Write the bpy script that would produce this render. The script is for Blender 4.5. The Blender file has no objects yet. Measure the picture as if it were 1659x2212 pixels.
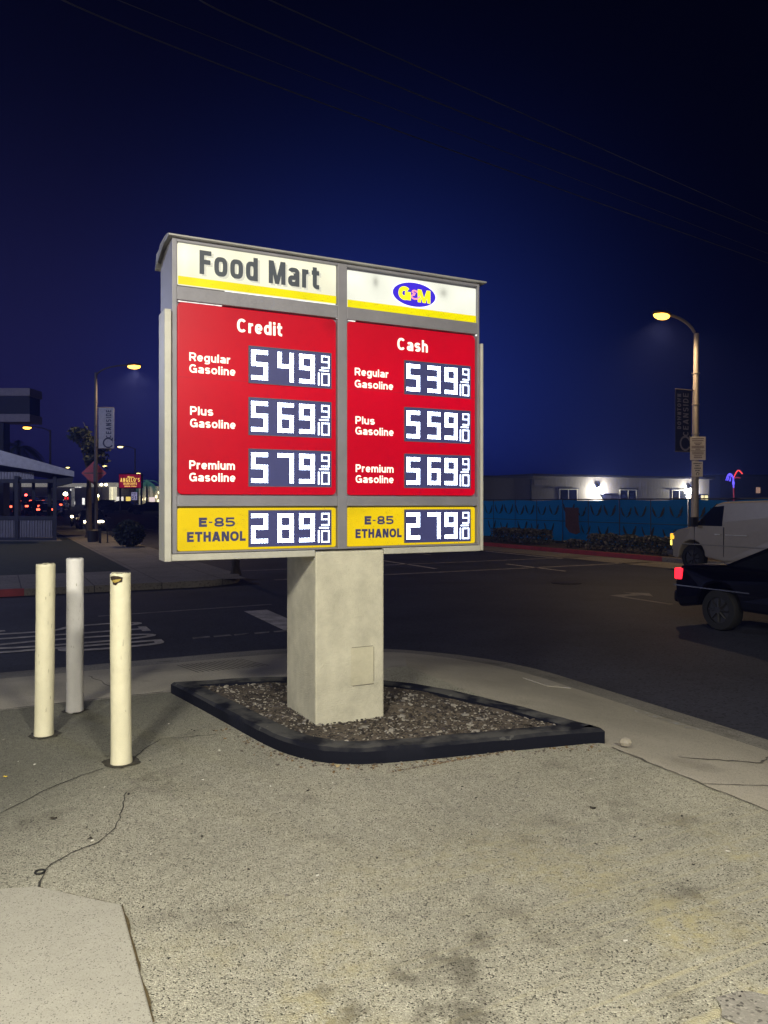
import bpy, bmesh, math, random
from mathutils import Vector, Matrix
random.seed(7)
C = bpy.context.scene
COL = C.collection
R = math.radians
A = R(26.62)                       # street grid angle: +p runs along the sign face, +q along the main street

# ------------------------------------------------------------------ camera, sky, lamps, exposure
F = 1661.0; EYE = 1.55; HZ = 1085.0
cam = bpy.data.cameras.new('camera'); cam_o = bpy.data.objects.new('camera', cam); COL.objects.link(cam_o)
cam_o.location = (0, 0, EYE); cam_o.rotation_euler = (R(90), 0, 0)
cam.sensor_fit = 'VERTICAL'; cam.sensor_height = 24; cam.lens = 24 * 1661 / 2212
cam.shift_y = -21 / 2212; cam.clip_start = 0.05; cam.clip_end = 3000
C.camera = cam_o
C.view_settings.view_transform = 'Standard'; C.view_settings.look = 'None'
C.view_settings.exposure = 0.0; C.view_settings.gamma = 1.0
C.render.engine = 'CYCLES'
C.cycles.use_denoising = True
C.cycles.max_bounces = 6; C.cycles.volume_bounces = 0
C.cycles.sample_clamp_indirect = 4.0
C.cycles.sample_clamp_direct = 0.0

w = bpy.data.worlds.new('World'); C.world = w; w.use_nodes = True
nt = w.node_tree; nt.nodes.clear()
def N(nt, t, **kw):
    n = nt.nodes.new(t)
    for k, v in kw.items(): setattr(n, k, v)
    return n
def mth(nt, op, a, b=None, c=None, clamp=False):
    n = nt.nodes.new('ShaderNodeMath'); n.operation = op; n.use_clamp = clamp
    for i, v in enumerate((a, b, c)):
        if v is None: continue
        if isinstance(v, (int, float)): n.inputs[i].default_value = v
        else: nt.links.new(v, n.inputs[i])
    return n.outputs[0]
tc = N(nt, 'ShaderNodeTexCoord')
def skylobe(az, el, power, gain, col, base=None):
    g = Vector((math.sin(R(az)) * math.cos(R(el)), math.cos(R(az)) * math.cos(R(el)), math.sin(R(el))))
    d = N(nt, 'ShaderNodeVectorMath', operation='DOT_PRODUCT'); nt.links.new(tc.outputs['Generated'], d.inputs[0]); d.inputs[1].default_value = g
    v = mth(nt, 'POWER', mth(nt, 'MAXIMUM', d.outputs['Value'], 0.0), power)
    m = N(nt, 'ShaderNodeMix', data_type='RGBA', blend_type='ADD'); m.inputs['Factor'].default_value = 1.0
    s = N(nt, 'ShaderNodeVectorMath', operation='SCALE'); s.inputs[0].default_value = [c * gain for c in col]; nt.links.new(v, s.inputs['Scale'])
    nt.links.new(s.outputs[0], m.inputs['B'])
    if base is None: m.inputs['A'].default_value = (0.0002, 0.0002, 0.0022, 1)
    else: nt.links.new(base, m.inputs['A'])
    return m.outputs['Result']
s = skylobe(-1, 4, 30, 1.0, (0.012, 0.026, 0.195))          # town glow low over the main street
s = skylobe(-24, 2, 24, 1.0, (0.012, 0.010, 0.045), s)
bg = N(nt, 'ShaderNodeBackground'); bg.inputs['Strength'].default_value = 1.0
out = N(nt, 'ShaderNodeOutputWorld'); nt.links.new(s, bg.inputs['Color']); nt.links.new(bg.outputs[0], out.inputs['Surface'])

def lamp(kind, name, loc, energy, col, parent=None, target=None, **kw):
    l = bpy.data.lights.new(name, kind); l.energy = energy; l.color = col
    for k, v in kw.items(): setattr(l, k, v)
    o = bpy.data.objects.new(name, l); COL.objects.link(o); o.location = loc
    if parent: o.parent = parent
    if target is not None: o.rotation_euler = (Vector(target) - Vector(loc)).to_track_quat('-Z', 'Y').to_euler()
    return o
# the lamps in the roof of the filling station, which stands behind the camera
WARM = (1.0, 0.95, 0.79)
for (x, y, e) in ((-1.6, -1.7, 410), (2.6, -2.6, 480), (-5.6, -3.4, 200)):
    lamp('AREA', 'station_roof_lamp', (x, y, 4.6), e, WARM, target=(x * 0.6, y + 3.4, 0), shape='DISK', size=0.8)

# ------------------------------------------------------------------ helpers
RA = Matrix.Rotation(A, 3, 'Z')
def pq(p, q, z=0.0): return RA @ Vector((p, q, z))
def at(x, y, Y):
    """a place seen in direction (x, y) at distance Y"""
    return Vector(((x - 829.5) / F * Y, Y, EYE + (HZ - y) / F * Y))
def ramp(v, a, b): return min(1.0, max(0.0, (v - a) / (b - a)))
def street_z(q): return -0.5 + 0.022 * max(0.0, min(q, 190.0) - 62.0)
def block_z(q): return street_z(q) + 0.15

MATS = {}
def mat(name, col, rough=0.6, metal=0.0, emit=None, es=0.0, var=0.15, scale=6.0, bump=0.0, bscale=None, spec=0.5, coat=0.0):
    if name in MATS: return MATS[name]
    m = bpy.data.materials.new(name); m.use_nodes = True; MATS[name] = m
    nt = m.node_tree; b = nt.nodes['Principled BSDF']
    b.inputs['Roughness'].default_value = rough; b.inputs['Metallic'].default_value = metal
    b.inputs['Specular IOR Level'].default_value = spec; b.inputs['Coat Weight'].default_value = coat
    tc = N(nt, 'ShaderNodeTexCoord')
    n = N(nt, 'ShaderNodeTexNoise'); n.inputs['Scale'].default_value = scale; n.inputs['Detail'].default_value = 6; n.inputs['Roughness'].default_value = 0.65
    nt.links.new(tc.outputs['Object'], n.inputs['Vector'])
    mr = N(nt, 'ShaderNodeMapRange'); mr.inputs['From Min'].default_value = 0.3; mr.inputs['From Max'].default_value = 0.7
    mr.inputs['To Min'].default_value = 1 - var; mr.inputs['To Max'].default_value = 1 + var
    nt.links.new(n.outputs['Fac'], mr.inputs['Value'])
    sc = N(nt, 'ShaderNodeVectorMath', operation='SCALE'); sc.inputs[0].default_value = col[:3]; nt.links.new(mr.outputs[0], sc.inputs['Scale'])
    nt.links.new(sc.outputs[0], b.inputs['Base Color'])
    if emit:
        sc2 = N(nt, 'ShaderNodeVectorMath', operation='SCALE'); sc2.inputs[0].default_value = emit[:3]; nt.links.new(mr.outputs[0], sc2.inputs['Scale'])
        nt.links.new(sc2.outputs[0], b.inputs['Emission Color']); b.inputs['Emission Strength'].default_value = es
    if bump:
        n2 = N(nt, 'ShaderNodeTexNoise'); n2.inputs['Scale'].default_value = bscale or scale * 6; n2.inputs['Detail'].default_value = 5
        nt.links.new(tc.outputs['Object'], n2.inputs['Vector'])
        bp = N(nt, 'ShaderNodeBump'); bp.inputs['Strength'].default_value = bump; bp.inputs['Distance'].default_value = 0.02
        nt.links.new(n2.outputs['Fac'], bp.inputs['Height']); nt.links.new(bp.outputs[0], b.inputs['Normal'])
    return m

class MB:
    def __init__(self): self.v = []; self.f = []; self.m = []
    def add(self, vs, fs, mi=0):
        o = len(self.v); self.v += [tuple(x) for x in vs]
        for f in fs: self.f.append(tuple(o + i for i in f)); self.m.append(mi)
        return self
    def box(self, x0, x1, y0, y1, z0, z1, mi=0):
        vs = [(x, y, z) for z in (z0, z1) for y in (y0, y1) for x in (x0, x1)]
        return self.add(vs, [(0, 2, 3, 1), (4, 5, 7, 6), (0, 1, 5, 4), (2, 6, 7, 3), (0, 4, 6, 2), (1, 3, 7, 5)], mi)
    def prism(self, poly, axis, a, b, mi=0):
        """extrude a 2-D polygon along axis ('x','y','z') from a to b"""
        def P(u, v, t): return {'x': (t, u, v), 'y': (u, t, v), 'z': (u, v, t)}[axis]
        n = len(poly); vs = [P(u, v, a) for u, v in poly] + [P(u, v, b) for u, v in poly]
        return self.add(vs, [tuple(range(n))[::-1], tuple(range(n, 2 * n))] + [(i, (i + 1) % n, n + (i + 1) % n, n + i) for i in range(n)], mi)
    def tube(self, pts, r, n=8, mi=0, cap=True, flat=None):
        pts = [Vector(p) for p in pts]; rs = r if isinstance(r, (list, tuple)) else [r] * len(pts)
        rings = []
        for i, p in enumerate(pts):
            t = (pts[min(i + 1, len(pts) - 1)] - pts[max(i - 1, 0)]).normalized()
            ref = Vector((0, 0, 1)) if abs(t.z) < 0.9 else Vector((1, 0, 0))
            a = t.cross(ref).normalized(); b = t.cross(a).normalized()
            rings.append([p + (a * math.cos(2 * math.pi * k / n) + b * math.sin(2 * math.pi * k / n)) * rs[i] for k in range(n)])
        vs = [v for rg in rings for v in rg]; fs = []
        for i in range(len(pts) - 1):
            for k in range(n): fs.append((i * n + k, i * n + (k + 1) % n, (i + 1) * n + (k + 1) % n, (i + 1) * n + k))
        if cap: fs += [tuple(range(n))[::-1], tuple((len(pts) - 1) * n + k for k in range(n))]
        return self.add(vs, fs, mi)
    def ball(self, c, rx, ry=None, rz=None, n=10, mi=0):
        ry = ry or rx; rz = rz or rx; c = Vector(c); vs = [c + Vector((0, 0, rz))]; fs = []; m = max(4, n // 2)
        for i in range(1, m):
            t = math.pi * i / m
            for k in range(n):
                a = 2 * math.pi * k / n; vs.append(c + Vector((rx * math.sin(t) * math.cos(a), ry * math.sin(t) * math.sin(a), rz * math.cos(t))))
        vs.append(c - Vector((0, 0, rz)))
        for k in range(n): fs.append((0, 1 + k, 1 + (k + 1) % n))
        for i in range(m - 2):
            for k in range(n): fs.append((1 + i * n + k, 1 + (i + 1) * n + k, 1 + (i + 1) * n + (k + 1) % n, 1 + i * n + (k + 1) % n))
        e = len(vs) - 1; o = 1 + (m - 2) * n
        for k in range(n): fs.append((e, o + (k + 1) % n, o + k))
        return self.add(vs, fs, mi)
    def build(self, name, mats, parent=None, loc=(0, 0, 0), rot=0.0, smooth=False, bevel=0.0, M=None):
        me = bpy.data.meshes.new(name); me.from_pydata(self.v, [], self.f)
        for x in (mats if isinstance(mats, (list, tuple)) else [mats]): me.materials.append(x)
        me.polygons.foreach_set('material_index', self.m)
        bm = bmesh.new(); bm.from_mesh(me); bmesh.ops.recalc_face_normals(bm, faces=bm.faces); bm.to_mesh(me); bm.free()
        o = bpy.data.objects.new(name, me); COL.objects.link(o); o.location = loc; o.rotation_euler = (0, 0, rot)
        if M is not None: me.transform(M)
        if smooth:
            me.polygons.foreach_set('use_smooth', [True] * len(me.polygons))
            md = o.modifiers.new('edges', 'EDGE_SPLIT'); md.split_angle = R(38)
        if bevel:
            md = o.modifiers.new('bevel', 'BEVEL'); md.width = bevel; md.segments = 2; md.limit_method = 'ANGLE'; md.angle_limit = R(40)
        if parent: o.parent = parent
        return o
def tag(o, label=None, cat=None, group=None, kind=None):
    if label: o['label'] = label
    if cat: o['category'] = cat
    if group: o['group'] = group
    if kind: o['kind'] = kind
    return o
def thing(name, label, cat, loc=(0, 0, 0), rot=0.0, group=None):
    o = bpy.data.objects.new(name, None); COL.objects.link(o); o.location = loc; o.rotation_euler = (0, 0, rot); o.empty_display_size = 0.2
    return tag(o, label, cat, group)
def struct(o): o['kind'] = 'structure'; return o
def copy_tree(o, parent=None):
    c = o.copy(); COL.objects.link(c)
    if parent: c.parent = parent
    for ch in [x for x in list(bpy.data.objects) if x.parent == o]: copy_tree(ch, c)
    return c

def text_mb(body, box, bold=0.0, depth=0.002, mb=None, mi=0, rotate=0, spacing=1.0, shear=0.0):
    """lettering filling box = (x0, x1, z0, z1) in the x-z plane, facing -y, its back at y = 0"""
    c = bpy.data.curves.new('lettering', 'FONT'); c.body = body; c.size = 1.0; c.resolution_u = 4; c.space_character = spacing; c.shear = shear
    o = bpy.data.objects.new('lettering', c); COL.objects.link(o)
    dg = bpy.context.evaluated_depsgraph_get(); me = bpy.data.meshes.new_from_object(o.evaluated_get(dg))
    vs = [v.co.copy() for v in me.vertices]; fs = [tuple(p.vertices) for p in me.polygons]
    ec = {}
    for f in fs:
        for i in range(len(f)):
            k = tuple(sorted((f[i], f[(i + 1) % len(f)]))); ec[k] = ec.get(k, 0) + 1
    bd = [k for k, n in ec.items() if n == 1]
    bpy.data.objects.remove(o); bpy.data.curves.remove(c); bpy.data.meshes.remove(me)
    if rotate == 90: vs = [Vector((-v.y, v.x, 0)) for v in vs]
    x0, x1, z0, z1 = box
    a0 = min(v.x for v in vs); a1 = max(v.x for v in vs); b0 = min(v.y for v in vs); b1 = max(v.y for v in vs)
    sx = (x1 - x0 - 2 * bold) / (a1 - a0); sz = (z1 - z0 - 2 * bold) / (b1 - b0)
    P = [(x0 + bold + (v.x - a0) * sx, z0 + bold + (v.y - b0) * sz) for v in vs]
    mb = mb or MB()
    mb.add([(x, -depth, z) for x, z in P], fs, mi)
    if bold:
        used = set()
        for i, j in bd:
            (xa, za), (xb, zb) = P[i], P[j]; L = math.hypot(xb - xa, zb - za)
            if L < 1e-6: continue
            nx, nz = -(zb - za) / L * bold, (xb - xa) / L * bold; d = depth * 0.97 - 0.00003 * (i % 7)
            mb.add([(xa + nx, -d * .5, za + nz), (xa, -d, za), (xa - nx, -d * .5, za - nz), (xb + nx, -d * .5, zb + nz), (xb, -d, zb), (xb - nx, -d * .5, zb - nz)], [(0, 1, 4, 3), (1, 2, 5, 4)], mi)
            used |= {i, j}
        for i in used:
            x, z = P[i]; d = depth * 0.93 - 0.00003 * (i % 5)
            ring = [(x + bold * math.cos(k * math.pi / 4), -d * .45, z + bold * math.sin(k * math.pi / 4)) for k in range(8)]
            mb.add([(x, -d, z)] + ring, [(0, 1 + k, 1 + (k + 1) % 8) for k in range(8)], mi)
    return mb


# ------------------------------------------------------------------ drawn lettering: every glyph is a few strokes of even width
GW = dict(R=.80, e=.67, g=.68, u=.64, l=0, a=.68, r=.44, G=.90, s=.64, o=.72, i=0, n=.64, P=.74, m=1.02, C=.86, d=.68, t=.46, h=.64, M=.98, F=.64, E=.70, T=.78, H=.78, A=.92, N=.80, O=.94, L=.64, S=.76, D=.78, B=.76, I=0, U=.78, V=.86, W=1.2, Y=.8, K=.8)
GW.update({'8': .68, '5': .68, '2': .66, '0': .68, '&': .78, '-': .4, ' ': .32, "'": 0, '1': .3})
def stroke_text(body, x0, x1, zb, H, t, xh=0.74, sup=2.3, gap=0.15, mb=None, mi=0, depth=0.0012):
    """lettering from x0 to x1 on the baseline zb, cap height H, stroke width t, facing -y"""
    mb = mb or MB(); h = t / 2
    def arc(cx, cz, rx, rz, a0, a1, n=None):
        n = n or max(6, int(abs(a1 - a0) / 12)); r = []
        for k in range(n + 1):
            a = R(a0 + (a1 - a0) * k / n); c, s2 = math.cos(a), math.sin(a)
            r.append((cx + rx * math.copysign(abs(c) ** (2 / sup), c), cz + rz * math.copysign(abs(s2) ** (2 / sup), s2)))
        return r
    gp = gap * H; fixed = sum(t for c in body if GW[c] == 0) + gp * (len(body) - 1); s = (x1 - x0 - fixed) / sum(GW[c] * H for c in body)
    x = x0; lay = 0
    for c in body:
        W = GW[c] * H * s or t; X = xh * H; S = []; Q = []; l, r, T_, M_ = h, W - h, H - h, 0.52 * H
        oo = arc(W / 2, X / 2, W / 2 - h, X / 2 - h, 0, 360, 28)
        if c in 'lI': S = [[(l, 0), (l, H)]]
        elif c == 'i': S = [[(l, 0), (l, X)], [(l, H - t * .95), (l, H)]]
        elif c == "'": S = [[(l, H * .7), (l, H)]]
        elif c == '1': S = [[(r, 0), (r, H)], [(r, T_), (0, H * .78)]]
        elif c == '-': S = [[(0, H * .42), (W, H * .42)]]
        elif c in 'FEL':
            S = [[(l, 0), (l, H)]]
            if c in 'FE': S += [[(l, T_), (W, T_)], [(l, M_), (W * .92, M_)]]
            if c in 'EL': S += [[(l, h), (W, h)]]
        elif c == 'T': S = [[(0, T_), (W, T_)], [(W / 2, 0), (W / 2, T_)]]
        elif c == 'H': S = [[(l, 0), (l, H)], [(r, 0), (r, H)], [(l, M_), (r, M_)]]
        elif c == 'K': S = [[(l, 0), (l, H)], [(l, H * .4), (W - h, H)], [(W * .4, H * .55), (W - h, 0)]]
        elif c == 'N': S = [[(l, 0), (l, H)], [(r, 0), (r, H)]]; Q = [[(t * .1, H), (t * 1.2, H), (W - t * .1, 0), (W - t * 1.2, 0)]]
        elif c == 'M': S = [[(l, 0), (l, H)], [(r, 0), (r, H)]]; Q = [[(t * .25, H), (t * 1.15, H), (W / 2 + t * .45, 0), (W / 2 - t * .45, 0)], [(W - t * .25, H), (W - t * 1.15, H), (W / 2 - t * .45, 0), (W / 2 + t * .45, 0)]]
        elif c == 'A': S = [[(W * .24, H * .26), (W * .76, H * .26)]]; Q = [[(0, 0), (t * 1.1, 0), (W / 2 + t * .6, H), (W / 2 - t * .6, H)], [(W, 0), (W - t * 1.1, 0), (W / 2 - t * .6, H), (W / 2 + t * .6, H)]]
        elif c == 'V': Q = [[(0, H), (t * 1.1, H), (W / 2 + t * .6, 0), (W / 2 - t * .6, 0)], [(W, H), (W - t * 1.1, H), (W / 2 - t * .6, 0), (W / 2 + t * .6, 0)]]
        elif c == 'W': S = [[(h, H), (W * .27, h), (W / 2, H * .85), (W * .73, h), (W - h, H)]]
        elif c == 'Y': S = [[(h, H), (W / 2, H * .45), (W - h, H)], [(W / 2, 0), (W / 2, H * .5)]]
        elif c in 'PRBD':
            S = [[(l, 0), (l, H)]]; m = 0.44 * H if c != 'D' else h; rz = (T_ - m) / 2; rx = min(W * .5 - h, rz * 1.2)
            S += [[(l, T_), (W - h - rx, T_)] + arc(W - h - rx, m + rz, rx, rz, 90, -90)[1:] + [(l, m)]]
            if c == 'R': S += [[(W * .42, m), (W * .70, m * .7), (W - h * 1.05, 0)]]
            if c == 'B': S += [arc(W - h - rx, (m + h) / 2, rx, (m - h) / 2, 90, -90) + [(l, h)]]
        elif c == 'O': S = [arc(W / 2, H / 2, W / 2 - h, H / 2 - h, 0, 360, 32)]
        elif c == 'U': S = [[(l, H), (l, H * .4)] + arc(W / 2, H * .4, W / 2 - h, H * .4 - h, 180, 360) + [(r, H)]]
        elif c in 'CG':
            S = [arc(W / 2, H / 2, W / 2 - h, H / 2 - h, 42, 318, 30)]
            if c == 'G': S = [arc(W / 2, H / 2, W / 2 - h, H / 2 - h, 42, 322, 30) + [(r, H * .17)], [(r, 0.02 * H), (r, H * .48)], [(W * .52, H * .47), (W, H * .47)]]
        elif c == 'o': S = [oo]
        elif c == 'd': S = [oo, [(r, 0), (r, H)]]
        elif c == 'g': S = [oo, [(r, X)] + [(r, 0)] + arc(W / 2, -0.06 * H, W / 2 - h, .21 * H - h, 0, -155)]
        elif c == 'e': S = [arc(W / 2, X / 2, W / 2 - h, X / 2 - h, 0, 318, 28), [(h * .6, X * .49), (W - h * .4, X * .49)]]
        elif c == 'a': S = [[(r, 0), (r, X * .62)] + arc(W / 2, X * .66, W / 2 - h, X * .34 - h, 0, 158)[1:], arc(W * .47, X * .29, W * .47 - h, X * .29 - h, 60, 330) + [(r, X * .25)], [(W * .5, X * .57), (r, X * .60)]]
        elif c == 'r': S = [[(l, 0), (l, X)], arc(W * .98, X * .55, W * .98 - h, X * .45 - h, 180, 92)]
        elif c == 'n' or c == 'h' or c == 'u':
            S = [[(l, 0), (l, X if c == 'n' else H)], [(l, X * .5)] + arc(W / 2, X * .58, W / 2 - h, X * .42 - h, 180, 0)[1:] + [(r, 0)]]
            if c == 'u': S = [[(W - a, X - b2) for a, b2 in st] for st in [[(l, 0), (l, X)], [(l, X * .5)] + arc(W / 2, X * .58, W / 2 - h, X * .42 - h, 180, 0)[1:] + [(r, 0)]]]
        elif c == 'm':
            q = (W - t) / 4; S = [[(l, 0), (l, X)]] + [[(l + 2 * q * k, X * .5)] + arc(l + q + 2 * q * k, X * .58, q, X * .42 - h, 180, 0)[1:] + [(l + 2 * q * (k + 1), 0)] for k in (0, 1)]
        elif c == 't': S = [[(W * .40, H * .97), (W * .40, h * 2.4)] + arc(W * .40 + t * .9, h * 2.4, t * .9, h * 1.4, 180, 270) + [(W, h)], [(0, X - h), (W, X - h)]]
        elif c in 'sS':
            X = H if c == 'S' else X; q = (X - t) / 4
            S = [arc(W / 2, X - h - q, W / 2 - h, q, 25, 250)[:-1] + [(W / 2, X / 2)] + arc(W / 2, h + q, W / 2 - h, q, 70, -155)[1:]]
        elif c == '8': S = [arc(W / 2, H * .75 - h * .5, W * .45 - h, H * .25 - h * .5, 0, 360, 24), arc(W / 2, H * .27, W / 2 - h, H * .27 - h, 0, 360, 24)]
        elif c == '0': S = [arc(W / 2, H / 2, W / 2 - h, H / 2 - h, 0, 360, 28)]
        elif c == '5': S = [[(W * .92, T_), (h * 1.6, T_), (h * 1.2, H * .46)], arc(W * .45, H * .33, W * .55 - h, H * .33 - h, 140, -150)]
        elif c == '2': S = [arc(W / 2, H * .7, W / 2 - h, H * .3 - h, 170, -35) + [(h * 1.3, h)], [(0, h), (W, h)]]
        elif c == '&': S = [arc(W * .40, H * .77, W * .26 - h * .3, H * .23 - h, -20, 270) + arc(W * .42, H * .28, W * .42 - h, H * .28 - h, 90, 350)[1:] + [(W * .98, H * .42)]]
        for po in Q:
            lay += 1; y = -depth - 0.00005 * (lay % 9); mb.add([(x + px, y, zb + pz) for px, pz in po], [(0, 1, 2, 3)], mi)
        for st in S:
            st = [p for i, p in enumerate(st) if i == 0 or math.hypot(p[0] - st[i - 1][0], p[1] - st[i - 1][1]) > 1e-6]
            lay += 1; y = -depth - 0.00005 * (lay % 9); n = len(st); vs = []
            closed = n > 3 and abs(st[0][0] - st[-1][0]) < 1e-7 and abs(st[0][1] - st[-1][1]) < 1e-7
            for i, (px, pz) in enumerate(st):
                a = st[i - 1] if i else (st[-2] if closed else None); b2 = st[i + 1] if i < n - 1 else (st[1] if closed else None)
                def nrm(p0, p1):
                    d = math.hypot(p1[0] - p0[0], p1[1] - p0[1]) or 1e-9; return (-(p1[1] - p0[1]) / d, (p1[0] - p0[0]) / d)
                n1 = nrm(a, (px, pz)) if a else None; n2 = nrm((px, pz), b2) if b2 else None
                n1 = n1 or n2; n2 = n2 or n1; mx, mz = n1[0] + n2[0], n1[1] + n2[1]; q2 = (mx * mx + mz * mz) / 2 or 1e-6
                k = min(1 / q2, 2.2 / math.sqrt(2 * q2)) * h
                vs += [(x + px + mx * k, y, zb + pz + mz * k), (x + px - mx * k, y, zb + pz - mz * k)]
            mb.add(vs, [(2 * i, 2 * i + 1, 2 * i + 3, 2 * i + 2) for i in range(n - 1)], mi)
        x += W + gp
    return mb

def pq_of(x, y):
    Y = F * EYE / (y - HZ); X = (x - 829.5) / F * Y; c, s_ = math.cos(A), math.sin(A); return (X * c + Y * s_, -X * s_ + Y * c)
# ------------------------------------------------------------------ ground materials
def ground_mat(name, stone, dark, light, tint, patch=0.25, bump=0.6, binder=0.55, streaks=False, rough=0.85, stains=0.0, joints=None, spots=()):
    m = bpy.data.materials.new(name); m.use_nodes = True; nt = m.node_tree; b = nt.nodes['Principled BSDF']; L = nt.links.new
    b.inputs['Roughness'].default_value = rough; b.inputs['Specular IOR Level'].default_value = 0.35
    tc = N(nt, 'ShaderNodeTexCoord')
    v = N(nt, 'ShaderNodeTexVoronoi'); v.inputs['Scale'].default_value = stone; L(tc.outputs['Object'], v.inputs['Vector'])
    sp = N(nt, 'ShaderNodeSeparateColor'); L(v.outputs['Color'], sp.inputs[0])
    rp = N(nt, 'ShaderNodeValToRGB'); e = rp.color_ramp.elements
    e[0].position = 0.0; e[0].color = (*[c * 0.25 for c in dark], 1); e[1].position = 1.0; e[1].color = (*light, 1)
    for pos, col in ((0.10, dark), (0.16, [binder * a + (1 - binder) * d for a, d in zip(light, dark)]), (0.84, [0.75 * a + 0.25 * d for a, d in zip(light, dark)]), (0.93, light)):
        n = e.new(pos); n.color = (*col, 1)
    L(sp.outputs[0], rp.inputs[0])
    def noise(sc, det=5, vec=None, rgh=0.6):
        n = N(nt, 'ShaderNodeTexNoise'); n.inputs['Scale'].default_value = sc; n.inputs['Detail'].default_value = det; n.inputs['Roughness'].default_value = rgh
        L(vec or tc.outputs['Object'], n.inputs['Vector']); return n.outputs['Fac']
    def mapr(x, a, b2, c, d):
        n = N(nt, 'ShaderNodeMapRange'); L(x, n.inputs['Value'])
        for k, t in zip(('From Min', 'From Max', 'To Min', 'To Max'), (a, b2, c, d)): n.inputs[k].default_value = t
        return n.outputs[0]
    col = rp.outputs[0]
    def mix(fac, a, bcol, mode='MIX'):
        n = N(nt, 'ShaderNodeMix', data_type='RGBA', blend_type=mode)
        if isinstance(fac, float): n.inputs['Factor'].default_value = fac
        else: L(fac, n.inputs['Factor'])
        L(a, n.inputs['A'])
        if isinstance(bcol, tuple): n.inputs['B'].default_value = (*bcol, 1)
        else: L(bcol, n.inputs['B'])
        return n.outputs['Result']
    fine = noise(14, 6, rgh=0.7)
    col = mix(mapr(fine, 0.35, 0.68, 0.0, 0.6), col, tint)
    big = noise(0.55, 5, rgh=0.62)
    sc = N(nt, 'ShaderNodeVectorMath', operation='SCALE'); L(col, sc.inputs[0]); L(mapr(big, 0.3, 0.7, 1 - patch, 1 + patch), sc.inputs['Scale']); col = sc.outputs[0]
    mid = noise(7, 5); sx0 = N(nt, 'ShaderNodeSeparateXYZ'); L(tc.outputs['Object'], sx0.inputs[0])
    if streaks:
        mp = N(nt, 'ShaderNodeMapping'); L(tc.outputs['Object'], mp.inputs['Vector']); mp.inputs['Rotation'].default_value = (0, 0, R(-3)); mp.inputs['Scale'].default_value = (0.34, 15.0, 1)
        st = noise(1.3, 4, mp.outputs[0], 0.5)
        region = noise(0.35, 2)
        sx = N(nt, 'ShaderNodeSeparateXYZ'); L(tc.outputs['Object'], sx.inputs[0])
        near = mapr(sx.outputs['Y'], 3.3, 1.7, 0.0, 1.0); right = mapr(sx.outputs['X'], 0.6, 1.9, 0.0, 1.0)
        f = mth(nt, 'MULTIPLY', mth(nt, 'MULTIPLY', mapr(st, 0.54, 0.64, 0, 0.8), near), right)
        f = mth(nt, 'MULTIPLY', f, mapr(fine, 0.36, 0.55, 0.3, 0.85))
        col = mix(f, col, (0.56, 0.51, 0.33))
        edge = mth(nt, 'ADD', mth(nt, 'MULTIPLY', mth(nt, 'SUBTRACT', big, 0.5), 2.2), mth(nt, 'SUBTRACT', mth(nt, 'MULTIPLY', sx.outputs['Y'], 0.75), mth(nt, 'MULTIPLY', mth(nt, 'MAXIMUM', mth(nt, 'SUBTRACT', sx.outputs['X'], 0.2), -0.6), 0.9)))
        col = mix(mth(nt, 'MULTIPLY', mapr(edge, 2.6, 3.6, 0, 1), 0.62), col, (0.085, 0.088, 0.07))     # older, darker asphalt round the bollards
        dust = mth(nt, 'MULTIPLY', mth(nt, 'MULTIPLY', mapr(noise(1.6, 6), 0.5, 0.62, 0, 1), near), mapr(fine, 0.4, 0.6, 0.0, 0.7))
        col = mix(dust, col, (0.55, 0.48, 0.24))
    for (ox, oy, orad, ok) in spots:            # oil drips
        g_ = pq_of(ox, oy); dx = mth(nt, 'SUBTRACT', sx0.outputs['X'], g_[0]); dy = mth(nt, 'SUBTRACT', sx0.outputs['Y'], g_[1])
        r2 = mth(nt, 'DIVIDE', mth(nt, 'ADD', mth(nt, 'MULTIPLY', dx, dx), mth(nt, 'MULTIPLY', dy, dy)), orad * orad)
        f = mth(nt, 'MULTIPLY', mth(nt, 'EXPONENT', mth(nt, 'MULTIPLY', r2, -1.0)), mapr(mid, 0.38, 0.6, 0.1, 1.35), clamp=True)
        col = mix(mth(nt, 'MULTIPLY', f, ok), col, (0.035, 0.028, 0.018))
    if stains:
        s1 = noise(1.9, 4, rgh=0.55)
        f = mth(nt, 'MULTIPLY', mapr(s1, 0.60, 0.72, 0, 1), stains)
        col = mix(f, col, (0.055, 0.045, 0.03))
    if joints:
        sx = N(nt, 'ShaderNodeSeparateXYZ'); L(tc.outputs['Object'], sx.inputs[0])
        for ax, per, off in joints:
            fr = mth(nt, 'FRACT', mth(nt, 'DIVIDE', mth(nt, 'ADD', sx.outputs[ax], off), per))
            ln = mth(nt, 'LESS_THAN', mth(nt, 'ABSOLUTE', mth(nt, 'SUBTRACT', fr, 0.5)), 0.012 / per)
            col = mix(mth(nt, 'MULTIPLY', ln, 0.75), col, (0.03, 0.028, 0.025))
    L(col, b.inputs['Base Color'])
    if bump:
        h = mth(nt, 'ADD', mth(nt, 'MULTIPLY', v.outputs['Distance'], -0.6), mth(nt, 'MULTIPLY', sp.outputs[0], 0.5))
        h = mth(nt, 'ADD', h, mth(nt, 'MULTIPLY', fine, 0.8))
        bp = N(nt, 'ShaderNodeBump'); bp.inputs['Strength'].default_value = bump; bp.inputs['Distance'].default_value = 0.006
        L(h, bp.inputs['Height']); L(bp.outputs[0], b.inputs['Normal'])
    return m
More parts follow.
